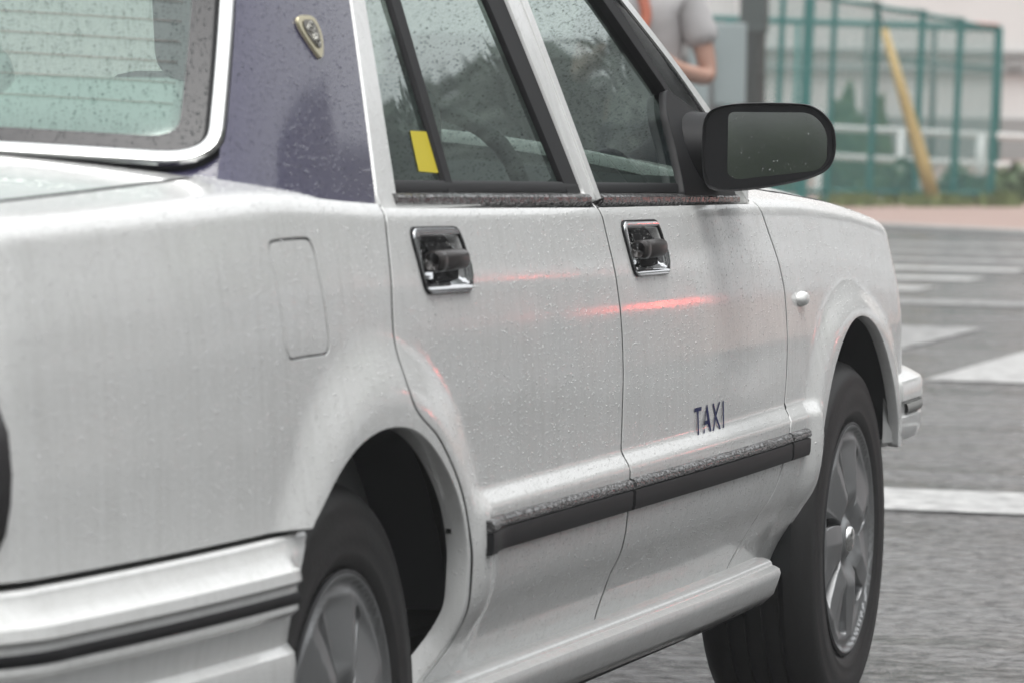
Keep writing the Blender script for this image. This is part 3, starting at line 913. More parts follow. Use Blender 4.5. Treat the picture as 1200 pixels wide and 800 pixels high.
# ---- rear window in its chrome surround
def rw(u, v):
    u = np.asarray(u, float); v = np.asarray(v, float)
    hw = .722-.10*v-.03*v*v
    return np.stack([u*hw, -.335+.110*u*u+.40*v, .982+.021*(1-u*u)+.395*v-.015*v*v], -1)
def rw_out(inset):
    a = 1-inset/.68; b0 = inset/.57; b1 = 1-inset/.57; r = max(.02, .095-inset*.9)
    return rounded([(-a, b0), (a, b0), (a, b1), (-a, b1)], r, 8)
rear_window = panel('rear_window', rw_out(.012), off(rw, -.004), 'rear_glass', taxi, (), .05, None, .02, 0)
panel('frit_band', rw_out(.014), off(rw, -.002), 'frit', rear_window, [rw_out(.045)], .05, [], .012, 0)
lp = resample(rw_out(0.006), .012); P2 = np.array(lp); C3 = rw(P2[:, 0], P2[:, 1]); N3, _, _ = mnormal(rw, P2)
path = []
for i in range(len(lp)):
    t = C3[(i+1) % len(lp)]-C3[i-1]; t /= np.linalg.norm(t); o_ = np.cross(t, N3[i]); path.append((C3[i], o_, N3[i]))
path.append(path[0])
strip('chrome_surround', path, [(-.010, -.006), (-.010, .002), (-.007, .0065), (.0, .0085), (.007, .0065), (.010, .002), (.010, -.006)], 'chrome_satin', rear_window, closed=True)
strip('rubber_gasket', path, [(.008, -.012), (.008, -.001), (.0105, .000), (.0115, -.003), (.0115, -.012)], 'black_rubber', rear_window, closed=True)
strip('inner_gasket', path, [(-.013, -.012), (-.013, .001), (-.0085, .003), (-.0085, -.012)], 'black_rubber', rear_window, closed=True)
panel('window_corner', [(.86, -.13), (1.0, -.13), (1.0, .16), (.955, .16), (.93, .06), (.86, .015)], off(rw, -.009), 'navy_paint', rear_window, (), .05, None, .02, 0)
panel('window_corner', [(-.86, -.13), (-1.0, -.13), (-1.0, .16), (-.955, .16), (-.93, .06), (-.86, .015)], off(rw, -.009), 'navy_paint', rear_window, (), .05, None, .02, 0)
panel('cowl_strip', [(-.86, -.12), (.86, -.12), (.86, .015), (-.86, .015)], off(rw, -.012), 'black_rubber', rear_window, (), .05, None, .02, 0)
for k in range(11):
    v = .175+.062*k; mb = MB(); uu = np.linspace(-.92, .92, 30)
    q = off(rw, -.0025)(uu, np.full_like(uu, v)); mb.tube([tuple(p) for p in q], .0005, 4); mb.build('heater_wire', 'heater_wire', rear_window)

# ---- rear pillar in navy, with its badge
DL = [(.100, .915), (.122, .944), (.285, 1.18), (.42, 1.372)]
def pil(t, v):
    """loft from the door frame round to the rear window; v is the height along the pillar, t runs backwards"""
    t = np.asarray(t, float); v = np.asarray(v, float)
    za = .915+.457*v; ya = np.interp(za, [q[1] for q in DL], [q[0] for q in DL])
    A = gh(ya, za); B_ = rw(np.full_like(v, 1.0), v-.04); B_[..., 2] -= .002
    K = B_.copy(); K[..., 1] += .045; zk = B_[..., 2]*.85+A[..., 2]*.15; K[..., 2] = zk; K[..., 0] = .798-TK*(zk-.942)-.012
    t = t[..., None]; return (1-t)**2*A+2*t*(1-t)*K+t*t*B_
def pilr(a, b): return pil(1-np.asarray(a, float), b)      # left to right, so that the sheet faces out
pillar = R(panel('rear_pillar', [(0, -.10), (1, -.02), (1, 1), (0, 1)], pilr, 'navy_paint', taxi, (), .04, None, .03, .0))
# inner backing so that no light comes between pillar and window
def on_pillar(px, py):                                       # where the badge sits on the pillar sheet
    A_, B2 = np.meshgrid(np.linspace(.3, 1, 240), np.linspace(.2, .7, 240)); P_ = pilr(A_.ravel(), B2.ravel())-np.array(CAM_C)
    z_ = P_ @ np.array(CAM_D); u_ = 600+CAM_F*(P_ @ np.array(CAM_R))/z_; v_ = 400-CAM_F*(P_ @ np.array(CAM_U))/z_
    k = np.argmin((u_-px)**2+(v_-py)**2); return (A_.ravel()[k], B2.ravel()[k])
def pil_poly(pts): return [on_pillar(*p) for p in pts]
bd = spline(pil_poly([(347, 21), (355, 19.5), (364, 22), (371, 33), (375, 48), (376, 63), (374, 69), (369, 65), (357, 47), (348, 32)]), 3, True)
badge = panel('pillar_badge', bd, off(pilr, .004), 'gold', pillar, (), .5, [], .01, .004)
ib = spline(pil_poly([(352, 26), (358, 25), (363, 27), (369, 37), (372, 49), (373, 57), (369, 58), (359, 45), (353, 34)]), 3, True)
panel('badge_inlay', ib, off(pilr, .0050), 'badge_dark', pillar, (), .5, [], .01, .0)
g2 = off(pilr, .0056); mb = MB()
for st in ([(358, 27.5), (356, 36), (362, 40), (364, 34), (358, 33)], [(359, 28), (363, 33)], [(363, 43), (368, 42), (367, 48), (371, 50), (369, 56), (365, 49), (363, 43)], [(366, 46), (369, 52)]):
    q = pil_poly(st); q = g2(np.array([p[0] for p in q]), np.array([p[1] for p in q])); mb.tube([tuple(p) for p in q], .0008, 5)
mb.build('badge_monogram', 'badge_light', pillar)

# ---- door frames, panes and trims
def lerp(a, b, t): return (a[0]+(b[0]-a[0])*t, a[1]+(b[1]-a[1])*t)
fr_rear = [(.1265, .928), (.128, .944), (.290, 1.18), (.40, 1.335), (.435, 1.372), (1.027, 1.385), (1.062, 1.193), (1.10, .918)]
fr_rear_in = rounded([(.198, .940), (.342, 1.181), (.445, 1.338), (.975, 1.350), (1.002, 1.192), (1.060, .925)], [0, .0, .03, .03, 0, 0])
rdf = panel('window_frame', fr_rear, off(gh, .002), 'white_paint', rear_door, [fr_rear_in], .04, None, .012, .02)
fr_front = [(1.104, .918), (1.066, 1.193), (1.031, 1.385), (1.24, 1.385), (1.40, 1.318), (1.553, 1.222), (1.62, 1.178), (1.915, .905)]
fr_front_in = rounded([(1.128, .920), (1.098, 1.193), (1.066, 1.350), (1.23, 1.350), (1.375, 1.295), (1.53, 1.196), (1.70, 1.075), (1.83, .95), (1.84, .91)], [0, 0, .03, .02, .02, 0, 0, 0, 0])
fdf = panel('window_frame', fr_front, off(gh, .002), 'black_rubber', front_door, [fr_front_in], .04, None, .012, .02)
wf = [(1.104, .918), (1.066, 1.193), (1.031, 1.385), (1.052, 1.385), (1.0935, 1.193), (1.125, .918)]
panel('rear_frame_edge', wf, off(gh, .0045), 'white_paint', front_door, (), .03, None, .012, .012)
panel('window_pane', [(.19, .93), (.335, 1.181), (.437, 1.345), (.98, 1.357), (1.005, 1.192), (1.063, .92)], off(gh, -.010), 'side_glass', rear_door, (), .06, None, .03, 0)
panel('window_pane', [(1.12, .915), (1.09, 1.193), (1.06, 1.357), (1.235, 1.357), (1.38, 1.30), (1.54, 1.20), (1.71, 1.08), (1.84, .95), (1.845, .905)], off(gh, -.010), 'side_glass', front_door, (), .06, None, .03, 0)
# black run channels: rear-door front edge, quarter divider, lower weather strips, front triangle
panel('run_channel', [(.992, .930), (.918, 1.192), (.88, 1.352), (.977, 1.352), (1.003, 1.192), (1.061, .924)], off(gh, -.003), 'black_rubber', rear_door, (), .04, None, .012, .008)
panel('window_divider', [(.438, .935), (.471, 1.183), (.485, 1.352), (.524, 1.352), (.512, 1.183), (.463, .935)], off(gh, -.003), 'black_rubber', rear_door, (), .04, None, .012, .008)
panel('mirror_sail', rounded([(1.600, .912), (1.62, .945), (1.64, .99), (1.655, 1.035), (1.70, 1.07), (1.905, 1.02), (1.925, .905)], [0, .01, .01, .015, .02, .02, 0]), off(gh, .006), 'black_plastic', front_door, (), .03, None, .01, .012)
def belt_trim(y0, y1, parent, step=0):
    path = []
    for y in np.linspace(y0, y1, max(6, int((y1-y0)/.05))):
        x = float(GX(np.array([y]), np.array([beltz(y)]))[0]); path.append(((x-.004, y, beltz(y)-.002), (1, 0, .0), (0, 0, 1)))
    strip('belt_trim', path, [(-.012, -.010), (.006, -.0095), (.0115, -.004), (.0115, .003), (.008, .0065), (-.002, .0085), (-.012, .0085)], 'beaded_trim', parent)
    strip('weather_strip', path, [(-.018, .0088), (-.003, .0095), (-.005, .020), (-.009, .0235), (-.018, .022)], 'black_rubber', parent)
belt_trim(.186, 1.068, rear_door); belt_trim(1.130, 1.945, front_door)
# rain gutter and front pillar
ap = [(1.915, 1.032), (1.925, 1.012), (1.965, .935), (2.02, .895), (2.05, .91), (1.975, 1.03), (1.66, 1.205), (1.45, 1.335), (1.27, 1.40), (.15, 1.40), (.15, 1.388), (1.25, 1.387), (1.415, 1.322), (1.575, 1.222), (1.63, 1.186)]
R(panel('front_pillar', ap, off(gh, .0035), 'white_paint', taxi, (), .03, None, .012, .03))
path = []
for (y, z) in spline([(1.905, 1.030), (1.78, 1.108), (1.62, 1.196), (1.56, 1.230), (1.40, 1.327), (1.25, 1.384)], 6):
    path.append((tuple(gh(np.array([y]), np.array([z]))[0]), (.94, 0, .34), (-.2, .45, .87)))
R(strip('drip_moulding', path, [(.002, -.004), (.006, -.004), (.0075, -.001), (.006, .002), (.002, .002)], 'chrome_satin', taxi))

# ---- roof and windscreen
mb = MB(); P = []
for t in np.linspace(0, 1, 14):
    y = .02+t*1.28; e = float(GX(np.array([max(y, .1)]), np.array([1.392]))[0]); zc = 1.395+.045*math.sin(math.pi*min(1, max(0, .18+t*.62)))
    P.append([Vector((u*e, y-.10*(1-u*u)*(1-2*t)*.8, 1.392+(zc-1.392)*(1-abs(u)**2.6))) for u in np.linspace(-1, 1, 21)])
mb.grid(P); mb.build('roof', 'white_paint', taxi)
def ws(u, v):
    u = np.asarray(u, float); v = np.asarray(v, float)
    return np.stack([u*(.755-.15*v), 2.16-.17*u*u-.80*v+.03*u*u*v, .905+.485*v+.05*v*(1-v)], -1)
panel('windscreen', rounded([(-1, 0), (1, 0), (1, 1), (-1, 1)], .04), ws, 'screen_glass', taxi, (), .08, None, .05, 0)

# ---- door mirror
mir = empty('door_mirror', (0, 0, 0), 0, taxi)
bpy.data.objects.remove(mir)
MC = at(905, 172, 7.33)                                   # middle of the mirror glass
mrz = rad(13.0)                                           # turned a little towards the cabin
mx_, my_ = Vector((math.cos(mrz), math.sin(mrz), .0)), Vector((-math.sin(mrz), math.cos(mrz), 0))
mz_ = Vector((0, 0, 1))
mo = [(-.098, .046), (-.06, .062), (.03, .0645), (.064, .058), (.0875, .036), (.0945, .004), (.088, -.026), (.066, -.043), (.02, -.056), (-.04, -.066), (-.085, -.0665), (-.100, -.05), (-.104, .0)]
mo = [(-a if False else a, b) for a, b in mo]
ring = spline(mo, 6, True)
def mp(a, b, c): return MC+mx_*a+mz_*b+my_*c
mb = MB(); P = []
for (k, c) in ((.93, .004), (.965, -.004), (.99, -.006), (1.0, .0), (1.0, .025), (.975, .05), (.90, .072), (.74, .090), (.45, .101), (.02, .105)):
    P.append([mp(a*k-.012*(1-k), b*k, c) for a, b in ring])
mb.grid(P, close=True)
mirror = R(mb.build('door_mirror', 'black_plastic', taxi, auto=45))
gl_o = rounded([(-.066, .0500), (.058, .0510), (.081, .025), (.081, -.020), (.068, -.0345), (-.054, -.050), (-.066, -.042)], [.01, .02, .02, .018, .018, .012, .01])
panel('mirror_pane', gl_o, lambda a, b: np.stack([np.asarray(MC.x+mx_.x*a+my_.x*(.0025)), np.asarray(MC.y+mx_.y*a+my_.y*(.0025)), np.asarray(MC.z+b)], -1), 'mirror_glass', mirror, (), .02, None, .008, 0)
bez = [tuple(np.array(p)*1.0) for p in [(a*.955-.002, b*.945) for a, b in ring]]
panel('mirror_bezel', bez, lambda a, b: np.stack([np.asarray(MC.x+mx_.x*a-my_.x*.0005), np.asarray(MC.y+mx_.y*a-my_.y*.0005), np.asarray(MC.z+b)], -1), 'black_plastic', mirror, [gl_o], .02, [], .006, .004, hole_depth=0)
mb = MB(); P = []
for (x, y, z, w, h) in ((.760, 1.79, .975, .10, .062), (.80, 1.80, .975, .09, .060), (.835, 1.80, .980, .075, .056), (.870, 1.80, .985, .06, .052)):
    P.append([(x, y+w*math.cos(t), z+h*math.sin(t)) for t in np.linspace(0, 2*math.pi, 20, endpoint=False)])
mb.grid(P, close=True); mb.build('mirror_arm', 'black_rubber', mirror)

# ---- cabin
mb = MB(); mb.grid([[(x, y, .28+.10*(abs(x) > .6)) for x in (-.74, -.6, .6, .74)] for y in (-.2, .6, 1.3, 2.0, 2.3)]); mb.build('floor_pan', 'dash_dark', taxi)
mb = MB(); mb.box((0, .9, .225), (1.40, 3.6, .05)); mb.build('underbody', 'liner_black', taxi)
def cushion(name, c, size, mat, parent, rot=None, bev=.05):
    mb = MB(); mb.box((0, 0, 0), size); o = mb.build(name, mat, parent, True)
    o.location = c
    if rot: o.rotation_euler = rot
    md = o.modifiers.new('bevel', 'BEVEL'); md.width = bev; md.segments = 4; return o
for sx in (.37, -.37):
    seat = cushion('front_seat', (sx, 1.32, .50), (.50, .52, .18), 'seat_fabric', taxi)
    cushion('seat_back', (0, -.34, .31), (.50, .16, .56), 'seat_cover', seat, (rad(14), 0, 0), .06)
    cushion('headrest', (0, -.46, .655), (.26, .09, .16), 'seat_cover', seat, (rad(10), 0, 0), .04)
rs = cushion('rear_seat', (0, .34, .50), (1.38, .55, .20), 'seat_fabric', taxi)
cushion('seat_back', (0, -.34, .30), (1.34, .18, .58), 'seat_cover', rs, (rad(22), 0, 0), .07)
for sx in (.30, -.30): cushion('headrest', (sx, -.45, .57), (.24, .10, .10), 'seat_cover', rs, (rad(15), 0, 0), .04)
mb = MB(); mb.grid([[(x, y, .955+.03*(y+.3)) for x in (-.66, 0, .66)] for y in (-.33, -.15, .0)]); mb.build('parcel_shelf', 'seat_cover', taxi)
mb = MB(); P = []
for (y, z) in ((1.66, .50), (1.66, .84), (1.70, .90), (1.85, .935), (2.16, .915), (2.20, .50)): P.append([(x, y, z+.02*math.exp(-((x-.37)/.2)**2)) for x in np.linspace(-.76, .76, 14)])
mb.grid(P); mb.build('dashboard', 'dash_dark', taxi, auto=40)
mb = MB()
sw = [Vector((.37+.185*math.cos(a), 1.60+.185*math.sin(a)*.35, .86+.185*math.sin(a)*.94)) for a in np.linspace(0, 2*math.pi, 33)]
mb.tube(sw, .014, 8, cap=False); mb.tube([(.20, 1.62, .85), (.37, 1.635, .85), (.54, 1.62, .85)], .02, 8); mb.tube([(.37, 1.63, .85), (.37, 1.85, .76)], .025, 8); mb.build('steering_wheel', 'dash_dark', taxi)
for k, (yy0, yy1, par) in enumerate(((.16, 1.06, rear_door), (1.11, 2.0, front_door))):
    mb = MB(); mb.grid([[(.735-.02*(z < .5), y, z) for z in (.32, .5, .7, .88, .925)] for y in np.linspace(yy0, yy1, 6)]); mb.build('door_card', 'trim_grey', par)
nt = put('notice_sticker', off(gh, -.0088)(np.array([.36, .45, .465, .38]), np.array([.972, .968, 1.020, 1.022])), [(0, 1, 2, 3)], 'yellow_paper', rear_door, False)
mb = MB(); mb.grid([[(x, y, 1.375) for x in (-.6, .6)] for y in (.1, .7, 1.25)]); mb.build('headliner', 'trim_grey', taxi)

# ---- copies of the right-hand parts make the left-hand side
for o in list(RIGHT):
    c = o.copy(); COL.objects.link(c); c.parent = taxi if o.parent == taxi else o.parent
    c.scale = (-1, 1, 1); c.parent = taxi
    for ch in list(o.children):
        if ch.name.split('.')[0] in ('taxi_lettering', 'notice_sticker', 'rear_door'): continue
        d = ch.copy(); COL.objects.link(d); d.parent = c
# ---- rain on the car
drops('raindrops', gl_o, lambda a, b: np.stack([np.asarray(MC.x+mx_.x*a+my_.x*(.0021)), np.asarray(MC.y+mx_.y*a+my_.y*(.0021)), np.asarray(MC.z+b)], -1), 70, .0005, .0012, 'water_bead', mirror)
drops('raindrops', [(.55, .03), (.93, .03), (.975, .08), (.975, .62), (.55, .62)], off(rw, -.0012), 3200, .0005, .0013, 'water_drop', rear_window)
drops('raindrops', [(.20, .955), (.335, 1.181), (.40, 1.28), (.93, 1.28), (.918, 1.192), (.99, .955)], off(gh, -.0095), 3600, .0005, .0014, 'water_drop', rear_door)
drops('raindrops', [(1.125, .95), (1.10, 1.19), (1.08, 1.28), (1.38, 1.27), (1.53, 1.19), (1.62, 1.04), (1.61, .95)], off(gh, -.0095), 3600, .0005, .0014, 'water_drop', front_door)
drops('raindrops', [(0, .02), (1, .02), (1, .75), (0, .75)], pilr, 2600, .0005, .0012, 'water_drop_soft', pillar)
drops('raindrops', q_sp, side, 11000, .0006, .0015, 'water_bead', quarter, flat=.6)
drops('raindrops', rd_out, side, 8000, .0006, .0015, 'water_bead', rear_door, flat=.6)
drops('raindrops', fd_out, side, 8000, .0006, .0015, 'water_bead', front_door, flat=.6)
drops('raindrops', ff_out, side, 4000, .0006, .0015, 'water_bead', fender, flat=.6)
#ENVIRONMENT
# ================================================================== things behind the car
def base_at(px, py, z=PZ): return on_ground(px, py, z)
def px_m(p): return CAM_F/(p-CAM_C).dot(CAM_D)
VR = Vector((CAM_R.x, CAM_R.y, 0)).normalized(); VD = Vector((CAM_D.x, CAM_D.y, 0)).normalized()
LEAN = VR*.028+Vector((0, 0, 1))                            # the fence stands a little out of plumb
def rot_from(xa, za):
    xa = Vector(xa).normalized(); za = Vector(za).normalized(); ya = za.cross(xa).normalized(); xa = ya.cross(za)
    return Matrix((xa, ya, za)).transposed()

# ---- teal mesh fence
f0 = base_at(1018, 239)
fence = empty('mesh_fence', f0); tag(fence, 'tall teal wire mesh fence with square posts along the far pavement', 'fence')
def loc(p): return Vector(p)-f0
posts = [(872, -24), (907, -16), (938, -10), (968, -4), (1018, 5), (1071, 14), (1116, 23), (1160, 33)]
tops = []; bots = []
for k, (bx, ty) in enumerate(posts):
    b = base_at(bx, 239); s_ = px_m(b); h = (239-ty)/s_; w = .085 if bx == 938 else .055 if bx > 1000 else .045
    t = b+LEAN*h; tops.append(t); bots.append(b)
    mb = MB(); mb.box(loc((b+t)/2), (w, w, h), rot_from(VR, LEAN)); mb.build('post', 'teal_paint', fence, False, bevel=.006)
    mb = MB(); mb.box(loc(t+LEAN*.006), (w*1.15, w*1.15, .012), rot_from(VR, LEAN)); mb.build('post_cap', 'teal_paint', fence, False)
for k in range(len(posts)-1):
    d = VD*.0
    for (fa, fb_, r) in ((.985, .985, .020), (.06, .06, .018)):
        a = bots[k]+(tops[k]-bots[k])*fa; b = bots[k+1]+(tops[k+1]-bots[k+1])*fb_
        mb = MB(); mb.tube([loc(a), loc(b)], r, 8); mb.build('rail', 'teal_paint', fence)
    # wire mesh of this bay: two families of slanting wires
    a0, a1, b0, b1 = bots[k], tops[k], bots[k+1], tops[k+1]
    W = (b0-a0).length; H = min((a1-a0).length, (b1-b0).length)*.99; mb = MB(); cell = .05
    def pt(u, v): return loc(a0+(b0-a0)*(u/W)+LEAN.normalized()*v)
    n = int((W+H)/cell)
    for i in range(1, n):
        c = i*cell
        u0, v0 = (c, 0) if c < W else (W, c-W); u1, v1 = (0, c) if c < H else (c-H, H)
        mb.tube([pt(u0, v0+.04), pt(u1, v1+.04)], .0048, 4, cap=False); mb.tube([pt(W-u0, v0+.04), pt(W-u1, v1+.04)], .0048, 4, cap=False)
    o = mb.build('wire_mesh', 'teal_wire', fence); o['kind'] = 'stuff'
mb = MB(); c_ = tops[-1]; mb.tube([loc(c_-VR*.30+Vector((0, 0, .035))), loc(c_+Vector((0, 0, .015)))], .016, 8); mb.build('red_rail_end', 'rust_red', fence)

# ---- second run of fence behind, flat along the field
g0 = base_at(1012, 226); fence2 = empty('field_fence', g0); tag(fence2, 'low grey green pipe fence behind the teal mesh fence', 'fence')
def loc2(p): return Vector(p)-g0
Z2 = (g0-CAM_C).dot(CAM_D)
for px in (850, 930, 1012, 1090, 1168):
    b = base_at(px, 226); t = at(px+5, 24+(px-850)*.03, Z2); t.x += 0
    mb = MB(); mb.tube([loc2(b), loc2(t)], .028 if px in (1012, 1090) else .022, 8); mb.build('post', 'frame_grey' if px in (1012, 1090) else 'teal_paint', fence2)
mb = MB(); mb.tube([loc2(at(830, 22, Z2)), loc2(at(1172, 34, Z2))], .030, 8); mb.build('rail', 'teal_paint', fence2)
mb = MB(); mb.tube([loc2(at(1008, 66, Z2)), loc2(at(1172, 82, Z2))], .022, 8); mb.build('rail', 'frame_grey', fence2)

# ---- white guard rail
r0 = base_at(1150, 233); rail = empty('guard_rail', r0); tag(rail, 'white two bar pipe guard rail behind the teal fence', 'guard rail')
ZR = (r0-CAM_C).dot(CAM_D)
def loc3(p): return Vector(p)-r0
for (ya, yb) in ((149, 163), (182, 198)):
    mb = MB(); mb.tube([loc3(at(950, ya, ZR)), loc3(at(1240, yb, ZR))], .028, 10); mb.build('bar', 'rail_white', rail)
for px in (960, 1056, 1150, 1246):
    b = base_at(px-2, 233); mb = MB(); mb.tube([loc3(b), loc3(at(px, 150+(px-950)*.048, ZR))], .045 if px == 1150 else .03, 10); mb.build('post', 'rail_white', rail)
mp_ = base_at(1079, 237); mb = MB(); mb.lathe([(.0, .20), (.022, .20), (.028, .19), (.028, .0)], (0, 0, 0), 12, axis='z')
o = mb.build('marker_post', 'rail_white', None); o.location = mp_; tag(o, 'short white marker post at the foot of the yellow brace', 'post')

# ---- yellow guy-wire cover leaning against the fence
y0 = base_at(1096, 241); Zy = (y0-CAM_C).dot(CAM_D)
mb = MB(); top = at(1036, 34, Zy)-y0
mb.tube([Vector((0, 0, 0)), top*.25, top*.6, top], [.062, .058, .046, .030], 12)
o = mb.build('guy_wire_guard', 'guard_yellow', None); o.location = y0; tag(o, 'slanting yellow guy wire cover in front of the teal fence', 'wire guard')
mb = MB(); mb.tube([top*.9, top*3.2], .008, 6); mb.build('guy_wire', 'frame_grey', o)

# ---- dark pole, grey board
p0 = base_at(882, 250); Zp = (p0-CAM_C).dot(CAM_D); pm = px_m(p0)
mb = MB(); mb.tube([(0, 0, 0), (.0, 0, 2.6), (0, 0, 6.0)], [12.5/pm, 11.5/pm, 10/pm], 16)
pole = mb.build('utility_pole', 'pole_dark', None); pole.location = p0; tag(pole, 'dark utility pole left of the teal fence behind the mirror', 'pole')
hz_ = (250-40)/pm
mb = MB(); mb.box((0, -.06, hz_+.45), (32/pm, .10, .9)); o = mb.build('pole_wrap', 'pole_dark', pole, False, bevel=.01)
q0 = base_at(852, 262); qm = px_m(q0); board = empty('notice_board', q0); tag(board, 'pale grey notice board on legs beside the dark pole', 'notice board')
mb = MB(); mb.box((0, 0, (262-76)/qm), (38/qm, .05, 96/qm), rot_from(VR, (0, 0, 1))); mb.build('panel', 'board_white', board, False, bevel=.01)
for sx in (-1, 1):
    c = VR*sx*14/qm; mb = MB(); mb.tube([(c.x, c.y+.03, 0), (c.x, c.y+.03, (262-28)/qm)], .022, 8); mb.build('leg', 'frame_grey', board)
q1 = base_at(816, 262); mb = MB(); mb.box((0, 0, .62), (24/qm, .08, 1.24), rot_from(VR, (0, 0, 1)), 0); mb.box((0, 0, 1.26), (28/qm, .12, .05), rot_from(VR, (0, 0, 1)), 0)
o = mb.build('control_box', 'board_white', None, False, bevel=.012); o.location = q1; tag(o, 'narrow white roadside cabinet left of the notice board', 'cabinet')

# ---- building behind
bz0 = at(1010, 200, 62); bz0.z = 0
bld = empty('building', bz0); tag(bld, 'long pale rendered building with grey ledges behind the fence', 'building')
Rb = rot_from(VR, (0, 0, 1)); S6 = CAM_F/62
def bbox(name, x0, x1, z0, z1, d0, d1, mat, bev=0):
    mb = MB(); mb.box(VR*((x0+x1)/2)+VD*((d0+d1)/2)+Vector((0, 0, (z0+z1)/2)), (x1-x0, d1-d0, z1-z0), Rb)
    return mb.build(name, mat, bld, False, bevel=bev)
def zpx(py): return CAM_C.z-(py-84)/S6
bbox('wall', -1.6, 14, 0, 9, 0, 8, 'building_wall'); bbox('wall', -16, -1.6, 0, 9, .8, 8, 'building_wall')
bbox('ledge', -1.6, 14, zpx(62), zpx(57), -.10, 0, 'building_band'); bbox('ledge', -1.6, 14, zpx(84), zpx(79), -.08, 0, 'building_band')
bbox('canopy', -6, -1.6, zpx(70), zpx(47), -1.2, .8, 'building_grey'); bbox('grey_recess', -6, -1.61, 0, zpx(70), .55, .8, 'building_grey')  # plain grey slab on the wall below the canopy
bbox('plinth', -1.6, 14, 0, .55, -.06, 0, 'building_band')
bbox('lamp_box', 1.78, 1.98, zpx(76), zpx(66), -.14, 0, 'building_band')
for k in range(5):
    w_ = bbox('window', -14.5+2.6*k, -12.9+2.6*k, 2.9, 4.4, .72, .8, 'frame_grey')
    mb = MB(); c = VR*(-13.7+2.6*k)+VD*.71+Vector((0, 0, 3.65)); mb.box(c, (1.4, .02, 1.3), Rb); mb.build('pane', 'mirror_glass', w_, False)

# ---- planting: leaf clusters
def leaves(n, ext, size, seed, thin=.0, up=False):
    rg = np.random.default_rng(seed); V = []; F = []; made = 0
    while made < n:
        p = rg.uniform(-1, 1, 3); r = np.linalg.norm(p)
        if r > 1 or rg.random() > .25+.75*r: continue
        f_ = .72+.28*math.sin(5*p[0]+seed)*math.cos(4.3*p[1]-seed)+.12*math.sin(9*p[2])
        if r > f_+.08: continue
        c = Vector(p*np.array(ext)); a = Vector(rg.normal(size=3)).normalized(); b = a.orthogonal().normalized(); s_ = size*rg.uniform(.6, 1.4)
        if up: a = (Vector((0, 0, 1))*1.6+a*.6).normalized(); b = a.orthogonal().normalized()
        k = len(V); V += [c-a*s_, c+b*s_*.42, c+a*s_, c-b*s_*.42]; F.append((k, k+1, k+2, k+3)); made += 1
    return V, F
def shrub(px, py, Z, hpx, wpx, n, label, size=.06, mat='leaf_green', up=False, name='shrub', group=None):
    b = at(px, py, Z); b.z = PZ; s_ = CAM_F/Z; h = hpx/s_; w = wpx/s_
    e = empty(name, b); tag(e, label, 'shrub', group)
    V, F = [], []; rr = random.Random(int(px))
    for k in range(7):
        hh_ = h*(1.0 if k == 0 else rr.uniform(.35, .85)); c = VR*rr.uniform(-.36, .36)*w*(k > 0)+VD*rr.uniform(-.2, .2)*w
        v_, f_ = leaves(max(40, n//6), (w*.26, w*.22, hh_*.5), size, int(px)+k, up=up); q = len(V)
        V += [v+c+Vector((0, 0, hh_*.5)) for v in v_]; F += [tuple(i+q for i in t_) for t_ in f_]
    put('foliage', V, F, mat, e, False)
    mb = MB()
    for k in range(4):
        a = k*1.7; mb.tube([(.03*math.cos(a), .03*math.sin(a), -.02), (w*.2*math.cos(a), w*.15*math.sin(a), h*.7)], [.012, .005], 5)
    mb.build('stem', 'bark', e); return e
shrub(990, 230, 43, 130, 50, 900, 'tall dark green bush left of the sloping yellow cover behind the fence', .10, up=True)
shrub(1028, 230, 43.5, 112, 30, 500, 'narrow dark green bush between two fence posts', .10, up=True)
shrub(1060, 232, 41.5, 52, 80, 500, 'low green bush behind the guard rail near the yellow cover', .07)
shrub(1120, 232, 41.5, 44, 70, 420, 'low green bush behind the guard rail left of its white post', .07)
shrub(1190, 233, 41.5, 48, 84, 520, 'low green bush right of the corner fence post', .07)
shrub(915, 240, 44, 75, 60, 420, 'small green bush in front of the grey recess beside the pole', .08)
# weeds along the foot of the fence
V = []; F = []; rg = np.random.default_rng(5)
for k in range(1500):
    px = rg.choice([rg.uniform(985, 1022), rg.uniform(1062, 1122), rg.uniform(1150, 1190), rg.uniform(960, 1200)]); c = base_at(px, rg.uniform(237, 243)); h = rg.uniform(.03, .13); d = Vector((rg.normal()*.03, rg.normal()*.03, h)); w = VR*.012
    i = len(V); V += [c-w, c+w, c+d]; F.append((i, i+1, i+2))
tag(put('weeds', V, F, 'grass_green', None, False), 'tufts of yellow green weeds along the foot of the fence', 'weeds', kind='stuff')

